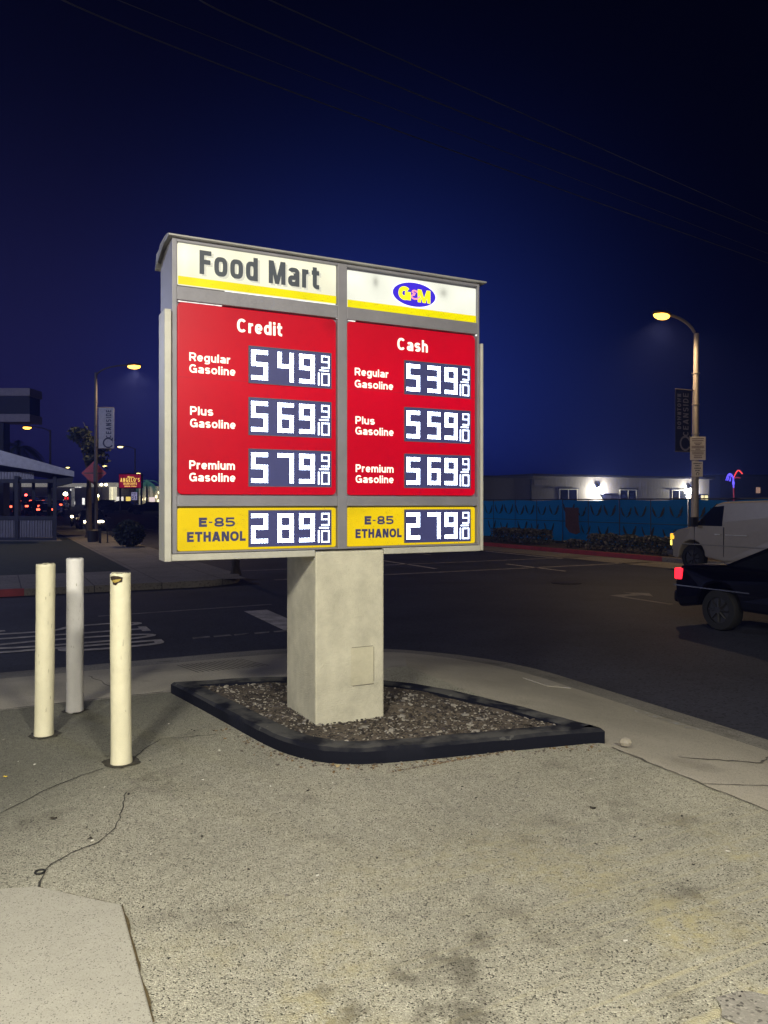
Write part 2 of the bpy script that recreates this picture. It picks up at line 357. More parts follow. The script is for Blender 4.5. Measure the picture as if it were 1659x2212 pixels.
LOT = ground_mat('lot_asphalt', 200, (0.04, 0.038, 0.032), (0.66, 0.635, 0.52), (0.29, 0.275, 0.22), patch=0.22, bump=1.0, streaks=True, stains=0.4, rough=0.8, spots=((1038, 2028, .045, .8), (985, 2085, .11, .55), (880, 2098, .07, .6), (1010, 2180, .10, .55), (930, 2190, .06, .6), (760, 2190, .07, .5), (480, 1985, .10, .35), (700, 2130, .05, .4), (1490, 1935, .10, .35), (330, 1690, .16, .35)))
CONC = ground_mat('concrete', 240, (0.30, 0.275, 0.225), (0.56, 0.52, 0.44), (0.44, 0.405, 0.335), patch=0.2, bump=0.2, stains=0.25)
PADC = ground_mat('pad_concrete', 260, (0.33, 0.315, 0.275), (0.46, 0.445, 0.385), (0.36, 0.345, 0.30), patch=0.12, bump=0.18, stains=0.3, spots=((40, 2110, .13, .35), (100, 2040, .05, .4), (135, 1985, .03, .5), (230, 2000, .04, .3)))
GUTT = ground_mat('gutter_concrete', 115, (0.09, 0.085, 0.08), (0.40, 0.38, 0.34), (0.24, 0.225, 0.20), patch=0.3, bump=0.5, stains=0.5)
ROAD = ground_mat('road_asphalt', 45, (0.016, 0.018, 0.030), (0.056, 0.060, 0.088), (0.030, 0.033, 0.052), patch=0.35, bump=0.4, rough=0.72)  # bluish cast of glare over the street put into the asphalt colour
FARC = ground_mat('far_concrete', 40, (0.14, 0.13, 0.12), (0.27, 0.25, 0.23), (0.22, 0.20, 0.185), patch=0.25, bump=0.2, joints=((0, 1.5, 0.3), (1, 1.5, 0.2)))
DIRT = ground_mat('dirt', 70, (0.02, 0.016, 0.014), (0.16, 0.13, 0.10), (0.048, 0.042, 0.040), patch=0.35, bump=1.0)
LAWN = mat('lawn', (0.022, 0.032, 0.024), 0.95, var=0.5, scale=3, bump=0.8, bscale=40)
CRACK = mat('crack', (0.045, 0.042, 0.035), 0.95, var=.6, scale=15); CRACKP = mat('pavement_crack', (0.13, 0.12, 0.10), .95, var=.6, scale=12)
PAINT = mat('road_paint', (0.46, 0.44, 0.46), 0.6, var=0.5, scale=5)
WORN = mat('worn_road_paint', (0.20, 0.19, 0.20), 0.7, var=0.6, scale=4)
REDK = mat('red_curb_paint', (0.32, 0.035, 0.045), 0.6, var=0.25, scale=3)
BLKK = mat('black_curb_paint', (0.030, 0.031, 0.042), 0.65, var=0.45, scale=7, bump=0.4)

# ------------------------------------------------------------------ ground, roads, pavements   (all in p, q)
def sheet(name, ps, qs, zf, m):
    b = MB(); n = len(ps)
    b.add([(p, q, zf(p, q)) for q in qs for p in ps], [(j * n + i, j * n + i + 1, (j + 1) * n + i + 1, (j + 1) * n + i) for j in range(len(qs) - 1) for i in range(n - 1)])
    return struct(b.build(name, m, rot=A))
QS = [-60, -20, 0, 10, 18.6, 25, 35, 45, 62, 80, 100, 130, 160, 190, 240, 420]
sheet('ground', [-380, -120, -60, -30, 0, 20, 30, 60, 120, 380], [-300] + QS, lambda p, q: street_z(q) - 0.06, LAWN)
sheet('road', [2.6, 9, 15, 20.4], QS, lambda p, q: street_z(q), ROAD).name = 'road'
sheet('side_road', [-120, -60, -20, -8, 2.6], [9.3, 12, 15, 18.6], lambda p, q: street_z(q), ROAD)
def loft(name, inner, outer, t0, t1, zf, m, ns=5):
    b = MB(); n = len(inner)
    for k in range(ns + 1):
        t = t0 + (t1 - t0) * k / ns
        b.v += [(a[0] + (c[0] - a[0]) * t, a[1] + (c[1] - a[1]) * t, zf(t)) for a, c in zip(inner, outer)]
    for k in range(ns):
        for i in range(n - 1): b.f.append((k * n + i, k * n + i + 1, (k + 1) * n + i + 1, (k + 1) * n + i)); b.m.append(0)
    return struct(b.build(name, m, rot=A))
inner = [(3.45, y) for y in (-15, -5, 0, 3, 5)] ; outer = [(5.72, y) for y in (-15, -5, 0, 3, 5)]
for k in range(13):
    t = k / 12 * math.pi / 2
    outer.append((2.72 + 3 * math.cos(t), 6.95 + 3 * math.sin(t)))
    inner.append((3.45, 5.2 + 1.2 * min(1, k / 6)) if k <= 6 else (3.45 - 1.3 * (k - 6) / 6, 6.4))
for x in (1.5, 0, -3, -8, -15, -60): inner.append((x, 6.4)); outer.append((x, 9.95))
SW = lambda t: -0.42 * t
loft('sidewalk', inner, outer, 0.0, 0.76, SW, CONC)
loft('gutter', inner, outer, 0.76, 1.03, lambda t: -0.42 * t - (0.0 if t < 1.0 else 0.09), GUTT, 6)
b = MB(); b.add([(-40, -25, 0), (3.45, -25, 0), (3.45, 6.4, 0), (-40, 6.4, 0)], [(0, 1, 2, 3)])
struct(b.build('parking_lot', LOT, rot=A))
# far block along the main street: pavement, kerb, lawn
sheet('far_sidewalk', [3.3, 5.55], [18.75, 25, 35, 45, 62, 80, 100, 130, 160, 190, 240], lambda p, q: block_z(q), FARC)
sheet('side_sidewalk', [-120, -30, -5, 3.3], [18.75, 22.3], lambda p, q: block_z(q), FARC)
def kerb(name, pts, zf, m, wd=0.15):
    b = MB()
    for i in range(len(pts) - 1):
        a, c = Vector(pts[i]), Vector(pts[i + 1]); d = (c - a).normalized(); n2 = Vector((-d.y, d.x)) * wd
        for dz0, dz1 in ((-0.1, 0.004),):
            za, zc = zf(a.y), zf(c.y)
            q = [(a.x, a.y), (c.x, c.y), (c.x + n2.x, c.y + n2.y), (a.x + n2.x, a.y + n2.y)]; z = [za, zc, zc, za]
            b.add([(x, y, zz - 0.16) for (x, y), zz in zip(q, z)] + [(x, y, zz + 0.004) for (x, y), zz in zip(q, z)], [(0, 3, 2, 1), (4, 5, 6, 7), (0, 1, 5, 4), (2, 3, 7, 6), (1, 2, 6, 5), (0, 4, 7, 3)])
    return struct(b.build(name, m, rot=A))
corner = [(4.2 + 1.5 * math.cos(t), 20.1 + 1.5 * math.sin(t)) for t in [(-90 + 15 * k) * math.pi / 180 for k in range(7)]]
kerb('kerb', corner + [(5.7, q) for q in (25, 45, 62, 100, 130, 190, 240)], block_z, FARC)
kerb('red_kerb', [(-120, 18.6), (-30, 18.6), (-4, 18.6), (0.5, 18.6)], block_z, REDK)
kerb('side_kerb', [(0.5, 18.6), (4.2, 18.6)], block_z, FARC)
sheet('lawn', [-120, -40, -10, 3.29], [22.31, 30, 40, 62, 80, 100], lambda p, q: block_z(q) - 0.004, LAWN)
# across the main street
sheet('planting_strip', [20.55, 24.2], [-60, 18.6, 35, 62, 100, 190], lambda p, q: block_z(q), DIRT)
sheet('yard', [24.2, 60], [-60, 18.6, 35, 62, 100, 190], lambda p, q: block_z(q) + 0.01, FARC)
kerb('far_red_kerb', [(20.55, q) for q in (190, 100, 62, 45, 19.5)], block_z, REDK)
kerb('far_kerb', [(20.55, q) for q in (19.5, 0, -60)], block_z, FARC)
# gutter pan across the street, a paler strip beside the far kerb
sheet('far_gutter', [18.6, 20.38], [-60, 18, 35, 62, 100, 190], lambda p, q: street_z(q) + 0.004, FARC)
# concrete pad at the lower left of the lot
def G(x, y, z=0.0):
    Y = F * (EYE - z) / (y - HZ); return Vector(((x - 829.5) / F * Y, Y, z))
b = MB(); poly = [G(*a) for a in ((-420, 1990), (0, 1926), (80, 1921), (263, 1961))]; poly += [G(263, 1961) + (G(330, 2212) - G(263, 1961)) * 2.2, Vector((-2.2, 0.3, 0))]
b.prism([(v.x, v.y) for v in poly], 'z', -0.05, 0.014); struct(b.build('concrete_pad', PADC, bevel=0.006))
def strip(name, pts, wid, m, z=0.004, jit=0.5):
    b = MB(); P = []
    for i in range(len(pts) - 1):
        a, c = Vector(pts[i]), Vector(pts[i + 1]); n = max(2, int((c - a).length / 0.05))
        P += [a.lerp(c, k / n) + Vector((random.uniform(-1, 1), random.uniform(-1, 1), 0)) * wid * jit * 1.5 for k in range(n)]
    P.append(Vector(pts[-1])); vs = []
    for i, p in enumerate(P):
        t = (P[min(i + 1, len(P) - 1)] - P[max(0, i - 1)]); t.z = 0; t.normalize(); n2 = Vector((-t.y, t.x, 0)) * wid * random.uniform(0.4, 1.0) * 0.5
        vs += [(p + n2)[:], (p - n2)[:]]
    b.add([(x, y, zz + z) for x, y, zz in vs], [(2 * i, 2 * i + 1, 2 * i + 3, 2 * i + 2) for i in range(len(P) - 1)])
    return struct(b.build(name, m))
strip('crack', [G(*a) for a in ((285, 1640), (320, 1615), (348, 1598), (405, 1592), (467, 1587))], 0.010, CRACK)
strip('crack', [G(*a) for a in ((224, 1660), (138, 1690), (70, 1722), (-20, 1768))], 0.009, CRACK)
strip('crack', [G(*a) for a in ((272, 1712), (252, 1788), (212, 1822), (150, 1845), (96, 1880), (84, 1918))], 0.010, CRACK)
strip('crack', [pq(1.3, 6.4), pq(0.9, 7.0), pq(0.75, 7.6)], 0.015, CRACKP, z=-0.06)
strip('crack', [pq(3.46, 3.7, 0), pq(3.45, 2.6, 0), pq(3.46, 1.2, 0), pq(3.45, -1, 0)], 0.02, CRACKP, z=0.005, jit=0.3)
strip('crack', [pq(-9, 6.41, 0), pq(-3, 6.40, 0), pq(1.2, 6.41, 0)], 0.02, CRACK, z=0.005, jit=0.2)
strip('pad_edge', [G(80, 1921), G(263, 1961), G(330, 2212)], 0.022, mat('pad_edge_dirt', (0.10, 0.075, 0.035), 0.95, var=0.5, scale=40), z=0.006, jit=0.12)
c = G(1640, 2185); b = MB(); b.add([(c.x, c.y, .006)] + [(c.x + .13 * random.uniform(.85, 1.1) * math.cos(k * .35), c.y + .085 * random.uniform(.85, 1.1) * math.sin(k * .35), .005) for k in range(18)], [(0, 1 + k, 1 + (k + 1) % 18) for k in range(18)])
struct(b.build('asphalt_patch', GUTT))
# curb ramp joints and utility cover on the sidewalk
def swz(p, q):
    t = (q - 6.4) / 3.55 if p < 2.7 else max((p - 3.45) / 2.27, 0); return -0.42 * t
b = MB()
for k in range(15):
    p0 = 1.78 + k * 0.052
    b.add([(p0, 7.7, swz(1, 7.7) + 0.004), (p0 + 0.016, 7.7, swz(1, 7.7) + 0.004), (p0 + 0.016, 8.75, swz(1, 8.75) + 0.004), (p0, 8.75, swz(1, 8.75) + 0.004)], [(0, 1, 2, 3)])
struct(b.build('ramp_grooves', CRACKP, rot=A))
for pts in ([(3.45, 3.0), (5.15, 3.0)], [(3.45, 0.9), (5.15, 0.9)], [(-1.0, 6.4), (-1.0, 9.0)]):
    strip('joint', [pq(p, q, swz(p, q)) for p, q in pts], 0.012, CRACKP, z=0.004, jit=0.1)
b = MB(); b.box(-0.15, 0.15, -0.2, 0.2, -0.02, 0.012); b.box(-0.03, 0.03, -0.16, -0.13, 0.012, 0.015)
o = b.build('utility_cover', mat('cover_concrete', (0.42, 0.39, 0.34), 0.8), bevel=0.004); o.location = pq(4.94, 6.2, swz(4.94, 5.35) - .005); o.rotation_euler = (0, R(10.5), A)
tag(o, 'pale rectangular utility box lid set in the sidewalk beside the street', 'utility cover')

# ------------------------------------------------------------------ road markings
RZ = -0.496
def marking(name, polys, m, z=RZ):
    b = MB()
    for po in polys: b.add([(p, q, z + street_z(q) + 0.5) for p, q in po], [tuple(range(len(po)))])
    return struct(b.build(name, m, rot=A))
t = stroke_text('STOP', -13.72, -11.28, 0, 2.45, 0.13, gap=0.05)
t.v = [(z - 0.28, -x, RZ + 0.003 - y * 0.5) for x, y, z in t.v]
struct(t.build('road_marking', PAINT, rot=A)).name = 'stop_road_marking'
marking('stop_line', [[(4.12, 14.1), (4.57, 14.1), (4.5, 9.9), (4.05, 9.9)]], PAINT)
marking('crosswalk_line', [[(2.6 + 0.32 * k, 11.58 + random.uniform(-.02, .02)), (2.6 + 0.32 * k + random.uniform(.15, .3), 11.6), (2.6 + 0.32 * k + 0.28, 11.72), (2.6 + 0.32 * k + .02, 11.70)] for k in range(6)], WORN)
marking('crosswalk_line', [[(1.6, 14.6), (4.9, 14.75), (4.9, 14.87), (1.6, 14.7)]], WORN)
marking('lane_line', [[(12.0, q), (12.13, q), (12.13, q + 7), (12.0, q + 7)] for q in (20.5, 30, 42, 54)], PAINT)
marking('lane_line', [[(18.2, q), (18.32, q), (18.32, q + 5), (18.2, q + 5)] for q in (22, 28.2, 36, 46)], PAINT)
marking('lane_line', [[(10.1, q), (10.22, q), (10.22, q + 3), (10.1, q + 3)] for q in (24, 31, 40, 49, 58, 70, 82, 94)], PAINT)
marking('lane_line', [[(15, q), (15.12, q), (15.12, q + 3), (15, q + 3)] for q in (10, 18, 26, 34, 49, 58, 70, 82)], PAINT)
marking('crosswalk_line', [[(6.5, 19.3), (20, 19.3), (20, 19.55), (6.5, 19.55)], [(6.5, 22.3), (20, 22.3), (20, 22.5), (6.5, 22.5)]], WORN)
marking('turn_arrow', [[(12.0, 11.2), (12.14, 11.2), (12.14, 12.9), (12.0, 12.9)], [(12.14, 12.6), (12.7, 12.6), (12.7, 12.3), (13.1, 12.8), (12.7, 13.2), (12.7, 12.9), (12.14, 12.9)]], WORN)
b = MB(); b.tube([(0, 0, 0), (0, 0, 0.012)], 0.38, 20); b.tube([(0, 0, 0.012), (0, 0, 0.016)], 0.3, 20)
o = b.build('manhole_cover', mat('manhole_iron', (0.03, 0.03, 0.032), 0.5, 0.7)); o.location = pq(12.9, 15.4, -0.5)
tag(o, 'round dark iron manhole cover in the middle of the main street', 'manhole cover')
t = stroke_text('OSINC', -0.32, 0.32, 0, 0.13, 0.02, gap=0.5)
bb = MB(); t.v = [(4.98 + z, 4.75 - x, swz(4.98 + z, 4) + 0.004 - y) for x, y, z in t.v]
struct(t.build('sidewalk_marking', mat('spray_paint', (0.5, 0.5, 0.5), 0.7, var=0.5, scale=9), rot=A))
strip('crack', [pq(3.9, 3.55, swz(3.9, 0)), pq(4.6, 3.5, swz(4.6, 0)), pq(4.95, 3.7, swz(4.95, 0)), pq(5.1, 3.4, swz(5.1, 0))], 0.022, CRACKP, z=0.004, jit=0.3)

# ------------------------------------------------------------------ planted island
isl = thing('planter_island', 'raised planter bed with worn black painted curb round the price sign pillar', 'planter', pq(2.4, 5.0), A)
OUT = [(1.25, 6.36), (1.9, 6.24), (2.4, 6.05), (2.84, 5.70), (3.12, 5.25), (3.30, 4.7), (3.42, 4.2), (3.50, 3.80), (3.0, 3.90), (2.45, 4.00), (2.05, 4.07), (1.82, 4.16), (1.66, 4.32), (1.55, 4.58), (1.49, 4.9), (1.40, 5.5)]
def smooth_ring(P, fix, it=2):
    for _ in range(it):
        Q = []; F2 = []
        for i, p in enumerate(P):
            nx = P[(i + 1) % len(P)]; pv = P[i - 1]
            if i in fix: Q.append(p); F2.append(len(Q) - 1)
            else: Q.append(tuple(0.75 * a + 0.125 * (c + d) for a, c, d in zip(p, nx, pv)))
            Q.append(tuple((a + c) / 2 for a, c in zip(p, nx)))
        P, fix = Q, F2
    return P
ring = smooth_ring(OUT, [0, 7]); n = len(ring)
def inset(P, d):
    r = []
    for i, p in enumerate(P):
        a = Vector(P[i - 1]); c = Vector(P[(i + 1) % len(P)]); t = (c - a).normalized(); nn = Vector((t.y, -t.x))
        sharp = 1.5 if i in (0, (7 * len(P)) // 16) else 1.0
        r.append((p[0] + nn.x * d * sharp, p[1] + nn.y * d * sharp))
    return r
b = MB(); rings = [(ring, -0.05), (ring, 0.072), (inset(ring, 0.018), 0.092), (inset(ring, 0.135), 0.096), (inset(ring, 0.150), 0.088), (inset(ring, 0.155), 0.02)]
for P, z in rings: b.v += [(x - 2.4, y - 5.0, z + random.uniform(-.003, .003)) for x, y in P]
for k in range(len(rings) - 1):
    for i in range(n): b.f.append((k * n + i, k * n + (i + 1) % n, (k + 1) * n + (i + 1) % n, (k + 1) * n + i)); b.m.append(0)
BL2 = bpy.data.materials.new('island_curb_paint'); BL2.use_nodes = True
nt2 = BL2.node_tree; pb = nt2.nodes['Principled BSDF']; pb.inputs['Roughness'].default_value = 0.85; pb.inputs['Specular IOR Level'].default_value = 0.2
tc2 = N(nt2, 'ShaderNodeTexCoord'); n1 = N(nt2, 'ShaderNodeTexNoise'); n1.inputs['Scale'].default_value = 5; n1.inputs['Detail'].default_value = 8; nt2.links.new(tc2.outputs['Object'], n1.inputs['Vector'])
geo = N(nt2, 'ShaderNodeNewGeometry'); sz = N(nt2, 'ShaderNodeSeparateXYZ'); nt2.links.new(geo.outputs['Normal'], sz.inputs[0])
wear = mth(nt2, 'MULTIPLY', mth(nt2, 'MULTIPLY', mth(nt2, 'SUBTRACT', n1.outputs['Fac'], 0.40), 6.0, clamp=True), mth(nt2, 'POWER', mth(nt2, 'MAXIMUM', sz.outputs['Z'], 0.0), 3.0))
wear = mth(nt2, 'ADD', mth(nt2, 'MULTIPLY', wear, 0.55), mth(nt2, 'MULTIPLY', mth(nt2, 'GREATER_THAN', n1.outputs['Fac'], 0.70), 0.3), clamp=True)
mx = N(nt2, 'ShaderNodeMix', data_type='RGBA'); mx.inputs['A'].default_value = (0.005, 0.006, 0.013, 1); mx.inputs['B'].default_value = (0.15, 0.147, 0.14, 1); nt2.links.new(wear, mx.inputs['Factor']); nt2.links.new(mx.outputs['Result'], pb.inputs['Base Color'])
nb = N(nt2, 'ShaderNodeTexNoise'); nb.inputs['Scale'].default_value = 45; nt2.links.new(tc2.outputs['Object'], nb.inputs['Vector']); bp2 = N(nt2, 'ShaderNodeBump'); bp2.inputs['Strength'].default_value = 0.35; bp2.inputs['Distance'].default_value = 0.01
nt2.links.new(nb.outputs['Fac'], bp2.inputs['Height']); nt2.links.new(bp2.outputs[0], pb.inputs['Normal'])
b.build('curb', BL2, isl, smooth=True)
soil = inset(ring, 0.15)
def inside(x, y, P):
    c = False; j = len(P) - 1
    for i in range(len(P)):
        if (P[i][1] > y) != (P[j][1] > y) and x < (P[j][0] - P[i][0]) * (y - P[i][1]) / (P[j][1] - P[i][1]) + P[i][0]: c = not c
        j = i
    return c
cx, cy = 2.45, 4.95
b = MB(); K = 9
for k in range(K + 1):
    t = k / K
    b.v += [(cx + (x - cx) * t - 2.4, cy + (y - cy) * t - 5.0, 0.072 + 0.02 * math.sin(9 * (cx + (x - cx) * t)) * math.cos(7 * (cy + (y - cy) * t)) * (1 - t) + random.uniform(-.009, .009)) for x, y in soil]
for k in range(K):
    for i in range(n): b.f.append((k * n + i, k * n + (i + 1) % n, (k + 1) * n + (i + 1) % n, (k + 1) * n + i)); b.m.append(0)
b.build('soil', DIRT, isl, smooth=False)
def chips(name, count, place, smin, smax, mats, zlift=0.3):
    b = MB()
    for _ in range(count):
        x, y, z = place(); s = random.uniform(smin, smax); a = random.uniform(0, 6.28); l = s * random.uniform(0.8, 2.2); h = s * random.uniform(0.25, 0.6)
        ca, sa = math.cos(a), math.sin(a); tl = random.uniform(-.35, .35)
        vs = [(x + ca * u * l - sa * v * s, y + sa * u * l + ca * v * s, z + h * w2 + tl * u * s) for w2 in (-.4, .6) for u, v in ((-.5, -.35), (.45, -.5), (.5, .4), (-.35, .5))]
        b.add(vs, [(3, 2, 1, 0), (4, 5, 6, 7), (0, 1, 5, 4), (1, 2, 6, 5), (2, 3, 7, 6), (3, 0, 4, 7)], random.randrange(len(mats)))
    return tag(b.build(name, mats, rot=A), kind='stuff')
ins2 = inset(ring, 0.17)
def in_soil():
    while True:
        x, y = random.uniform(1.3, 3.5), random.uniform(3.8, 6.4)
        if inside(x, y, ins2): return x, y, 0.076 + 0.018 * math.sin(9 * x) * math.cos(7 * y) * 0.5
CH = [mat('chip_grey', (0.26, 0.24, 0.22), 0.9), mat('chip_brown', (0.055, 0.045, 0.042), 0.9), mat('chip_dark', (0.03, 0.025, 0.022), 0.9), mat('chip_pale', (0.34, 0.31, 0.27), 0.9), mat('chip_tan', (0.11, 0.09, 0.075), 0.9)]
tag(chips('mulch', 5200, in_soil, 0.003, 0.013, [CH[0], CH[1], CH[1], CH[2], CH[2], CH[2], CH[4], CH[3]]), 'grey and brown wood chips and pebbles over the planter soil', 'mulch')
tag(chips('gravel', 130, in_soil, 0.012, 0.030, [CH[3], CH[0], CH[0], CH[4]]), 'larger pale stones scattered over the planter soil', 'stones')
def by_curb():
    i = random.randrange(len(ring)); x, y = ring[i]; x2, y2 = ring[(i + 1) % len(ring)]; t = random.random()
    a = Vector((x2 - x, y2 - y)).normalized(); d = abs(random.gauss(0.0, 0.05)) + 0.012
    px, py = x + (x2 - x) * t - a.y * d, y + (y2 - y) * t + a.x * d
    return (px, py, 0.003) if (py < 5.2 and px < 3.45) else (px if px < 1 else 2.5 + random.uniform(-.5, .5), 3.93, 0.003)
tag(chips('litter', 700, by_curb, 0.004, 0.013, [CH[4], CH[3], mat('dry_leaf', (0.20, 0.13, 0.06), 0.9)]), 'dry leaf litter gathered along the foot of the black planter curb', 'leaf litter')
def on_lot():
    while True:
        p, q = random.uniform(-3.2, 3.3), random.uniform(0.2, 6.3)
        if not inside(p, q, ring): return p, q, 0.004
tag(chips('gravel', 420, on_lot, 0.003, 0.010, [CH[3], CH[0], CH[2], mat('white_grit', (0.7, 0.68, 0.62), 0.8)]), 'loose grit scattered over the parking lot asphalt', 'grit')

# ------------------------------------------------------------------ bollards
def bollard_mat(name, col):
    return mat(name, col, 0.42, var=0.07, scale=5, bump=0.55, bscale=9, spec=0.4)
CREAM = bollard_mat('cream_paint', (0.80, 0.755, 0.56)); WHITEP = bollard_mat('white_paint', (0.88, 0.86, 0.84))
RUST = mat('rusty_hole', (0.035, 0.022, 0.014), 0.9, var=0.6, scale=40); CHIP = mat('chipped_yellow', (0.45, 0.33, 0.07), 0.7, var=0.4, scale=30)
SCUFF = mat('scuff', (0.34, 0.31, 0.23), 0.8, var=0.5, scale=50)
def bollard(loc, h, r, m, label, lean=(0, 0), seed=1, broken=False):
    t = thing('bollard', label, 'bollard', loc, 0, 'bollards by the price sign')
    rnd = random.Random(seed); b = MB(); nseg = 28; rings = []
    zs = [0, 0.015, 0.06] + [0.06 + (h - 0.08) * k / 16 for k in range(1, 17)] + [h - 0.006, h]
    ph = rnd.uniform(0, 6)
    for z in zs:
        wob = 1 + 0.012 * math.sin(z * 9 + ph) + rnd.uniform(-.004, .004)
        if z < 0.02: wob *= 1.05
        if z == h: wob *= 0.93
        for k in range(nseg):
            a = 2 * math.pi * k / nseg; rr = r * wob * (1 + 0.012 * math.sin(3 * a + z * 5 + ph) + rnd.uniform(-.005, .005))
            b.v.append((rr * math.cos(a) + lean[0] * z / h, rr * math.sin(a) + lean[1] * z / h, z + (rnd.uniform(-.004, .004) if z in (0, h) else 0)))
    for i in range(len(zs) - 1):
        for k in range(nseg): b.f.append((i * nseg + k, i * nseg + (k + 1) % nseg, (i + 1) * nseg + (k + 1) % nseg, (i + 1) * nseg + k)); b.m.append(0)
    b.f.append(tuple((len(zs) - 1) * nseg + k for k in range(nseg))); b.m.append(0)
    b.build('post', m, t, smooth=True)
    b = MB()
    for _ in range(46 if broken else 16):
        a = math.radians(rnd.uniform(-165, -150)) if broken and rnd.random() < .75 else rnd.uniform(-2.8, -.3); z = rnd.gauss(.62, .16) if broken else rnd.uniform(.1, 1.0); z = min(max(z, .08), h - .1)
        da, dz = rnd.uniform(.01, .07), rnd.uniform(.004, .03); sk = rnd.uniform(-.02, .02)
        def wp(a_, z_): rr = r * 1.03 + .0012; return (rr * math.cos(a_) + lean[0] * z_ / h, rr * math.sin(a_) + lean[1] * z_ / h, z_)
        b.add([wp(a, z), wp(a + da * .6, z + sk * .3), wp(a + da, z + dz + sk), wp(a + da * .3, z + dz)], [(0, 1, 2, 3)])
    b.build('scuff_mark', SCUFF, t)  # scuffs scraped into the post paint
    if broken:
        b = MB(); outl = [(-0.044, 0.0), (-0.040, -0.018), (-0.028, -0.026), (-0.022, -0.045), (-0.004, -0.050), (0.008, -0.036), (0.030, -0.030), (0.033, -0.004), (0.01, 0.004), (-0.02, 0.006)]
        def wrap(u, z, d): a = -math.pi / 2 + u / r; return ((r + d) * math.cos(a) + lean[0], (r + d) * math.sin(a) + lean[1], z)
        vs = [wrap(u, h - 0.018 + v, 0.0028) for u, v in outl] + [wrap(-0.004, h - 0.036, 0.0032)]
        b.add(vs, [(i, (i + 1) % 10, 10) for i in range(10)])
        b.build('rust_hole', RUST, t)
        b = MB(); o2 = [(-0.030, -0.026), (-0.012, -0.034), (0.012, -0.028), (0.026, -0.012), (0.006, -0.014), (-0.02, -0.018)]
        b.add([wrap(u, h - 0.018 + v, 0.0048) for u, v in o2] + [wrap(0, h - 0.042, 0.0055)], [(i, (i + 1) % 6, 6) for i in range(6)])
        b.build('bent_flap', CHIP, t)
    return t
bollard(G(262, 1648), 1.13, 0.0595, CREAM, 'cream painted steel bollard with a rusty broken hole at its top rim', lean=(-0.006, 0), seed=3, broken=True)
bollard(G(95, 1588), 1.14, 0.060, CREAM, 'intact cream painted steel bollard nearest the left edge of the photo', lean=(0.013, 0), seed=5)
bollard(G(162, 1536), 1.135, 0.061, WHITEP, 'whiter painted bollard standing behind and between the two cream bollards', lean=(0.0, 0), seed=9)
# grime at the feet
for (x, y, r) in ((262, 1648, 0.10), (95, 1588, 0.095), (162, 1536, 0.09)):
    c = G(x, y); b = MB(); k = 18; b.add([(c.x, c.y, 0.005)] + [(c.x + r * random.uniform(.7, 1.25) * math.cos(i * 6.283 / k), c.y + r * random.uniform(.7, 1.25) * math.sin(i * 6.283 / k), 0.005) for i in range(k)], [(0, 1 + i, 1 + (i + 1) % k) for i in range(k)])
    struct(b.build('asphalt_patch', mat('grime', (0.05, 0.045, 0.035), 0.95, var=0.6, scale=30)))

# ------------------------------------------------------------------ the price sign
SG = thing('price_sign', 'big lit fuel price sign with red and yellow panels on a stucco pillar', 'price sign', (-0.458, 5.09, 0), A)
STUC = mat('stucco', (0.52, 0.495, 0.40), 0.9, var=0.2, scale=5, bump=0.4, bscale=120)
FRAME = mat('grey_frame', (0.22, 0.215, 0.245), 0.5, 0.25, var=0.12, scale=4, bump=0.08)
COVER = mat('pale_housing', (0.46, 0.45, 0.40), 0.5, 0.15, var=0.1, scale=5, bump=0.08)
DARKB = mat('gasket', (0.03, 0.03, 0.04), 0.8)
b = MB(); prof = [(0.0, -0.012), (0.507, -0.012), (0.507, 0.556), (0.0, 0.556)]
b.prism(prof, 'z', 0.04, 1.222); pil = b.build('pillar', STUC, SG, bevel=0.012)
b = MB(); b.box(0.255, 0.425, -0.0165, -0.0135, 0.31, 0.565); b.build('access_plate', mat('stucco_plate', (0.50, 0.47, 0.36), 0.85, var=0.15, scale=5, bump=0.3, bscale=60), pil, bevel=0.002)
b = MB(); b.box(0.425, 0.429, -0.0150, -0.0122, 0.325, 0.56); b.box(0.27, 0.428, -0.0150, -0.0122, 0.305, 0.309); b.box(0.262, 0.42, -0.0150, -0.0122, 0.566, 0.569); b.build('plate_gap', mat('plate_gap_shade', (.20, .19, .15), .9), pil)
# cabinet body
b = MB(); b.box(-0.928, 1.289, 0.035, 0.37, 1.225, 3.155); b.build('cabinet', FRAME, SG)
b = MB()
for (x0, x1, z0, z1) in ((-0.928, -0.899, 1.235, 3.16), (0.166, 0.234, 1.235, 3.16), (1.284, 1.300, 1.235, 3.16)): b.box(x0, x1, 0.0, 0.036, z0, z1)
for (x0, x1) in ((-0.8985, 0.1655), (0.2345, 1.2835)):
    for z0, z1 in ((3.142, 3.16), (2.788, 2.872), (1.525, 1.592), (1.236, 1.248)): b.box(x0, x1, 0.002, 0.036, z0, z1)
b.build('face_frame', FRAME, SG, bevel=0.003)
b = MB()   # outer housing: left, bottom and right
b.box(-0.977, -0.936, -0.02, 0.165, 1.19, 2.72); b.box(-0.9355, -0.0005, -0.010, 0.36, 1.192, 1.233); b.box(0.5075, 1.302, -0.010, 0.36, 1.192, 1.233); b.box(1.3025, 1.325, -0.015, 0.33, 1.195, 2.72)
b.build('outer_housing', COVER, SG, bevel=0.004)
b = MB(); cap = [(-0.030, 3.165), (-0.030, 3.176), (0.02, 3.190), (0.10, 3.197), (0.25, 3.190), (0.425, 3.085), (0.425, 3.066), (0.40, 3.075), (0.372, 3.10), (0.372, 3.158), (0.03, 3.162)]
b.prism(cap, 'x', -0.955, 1.345); b.build('cap', mat('cap_metal', (0.34, 0.335, 0.34), 0.45, 0.3, var=0.12, scale=4), SG, bevel=0.003)

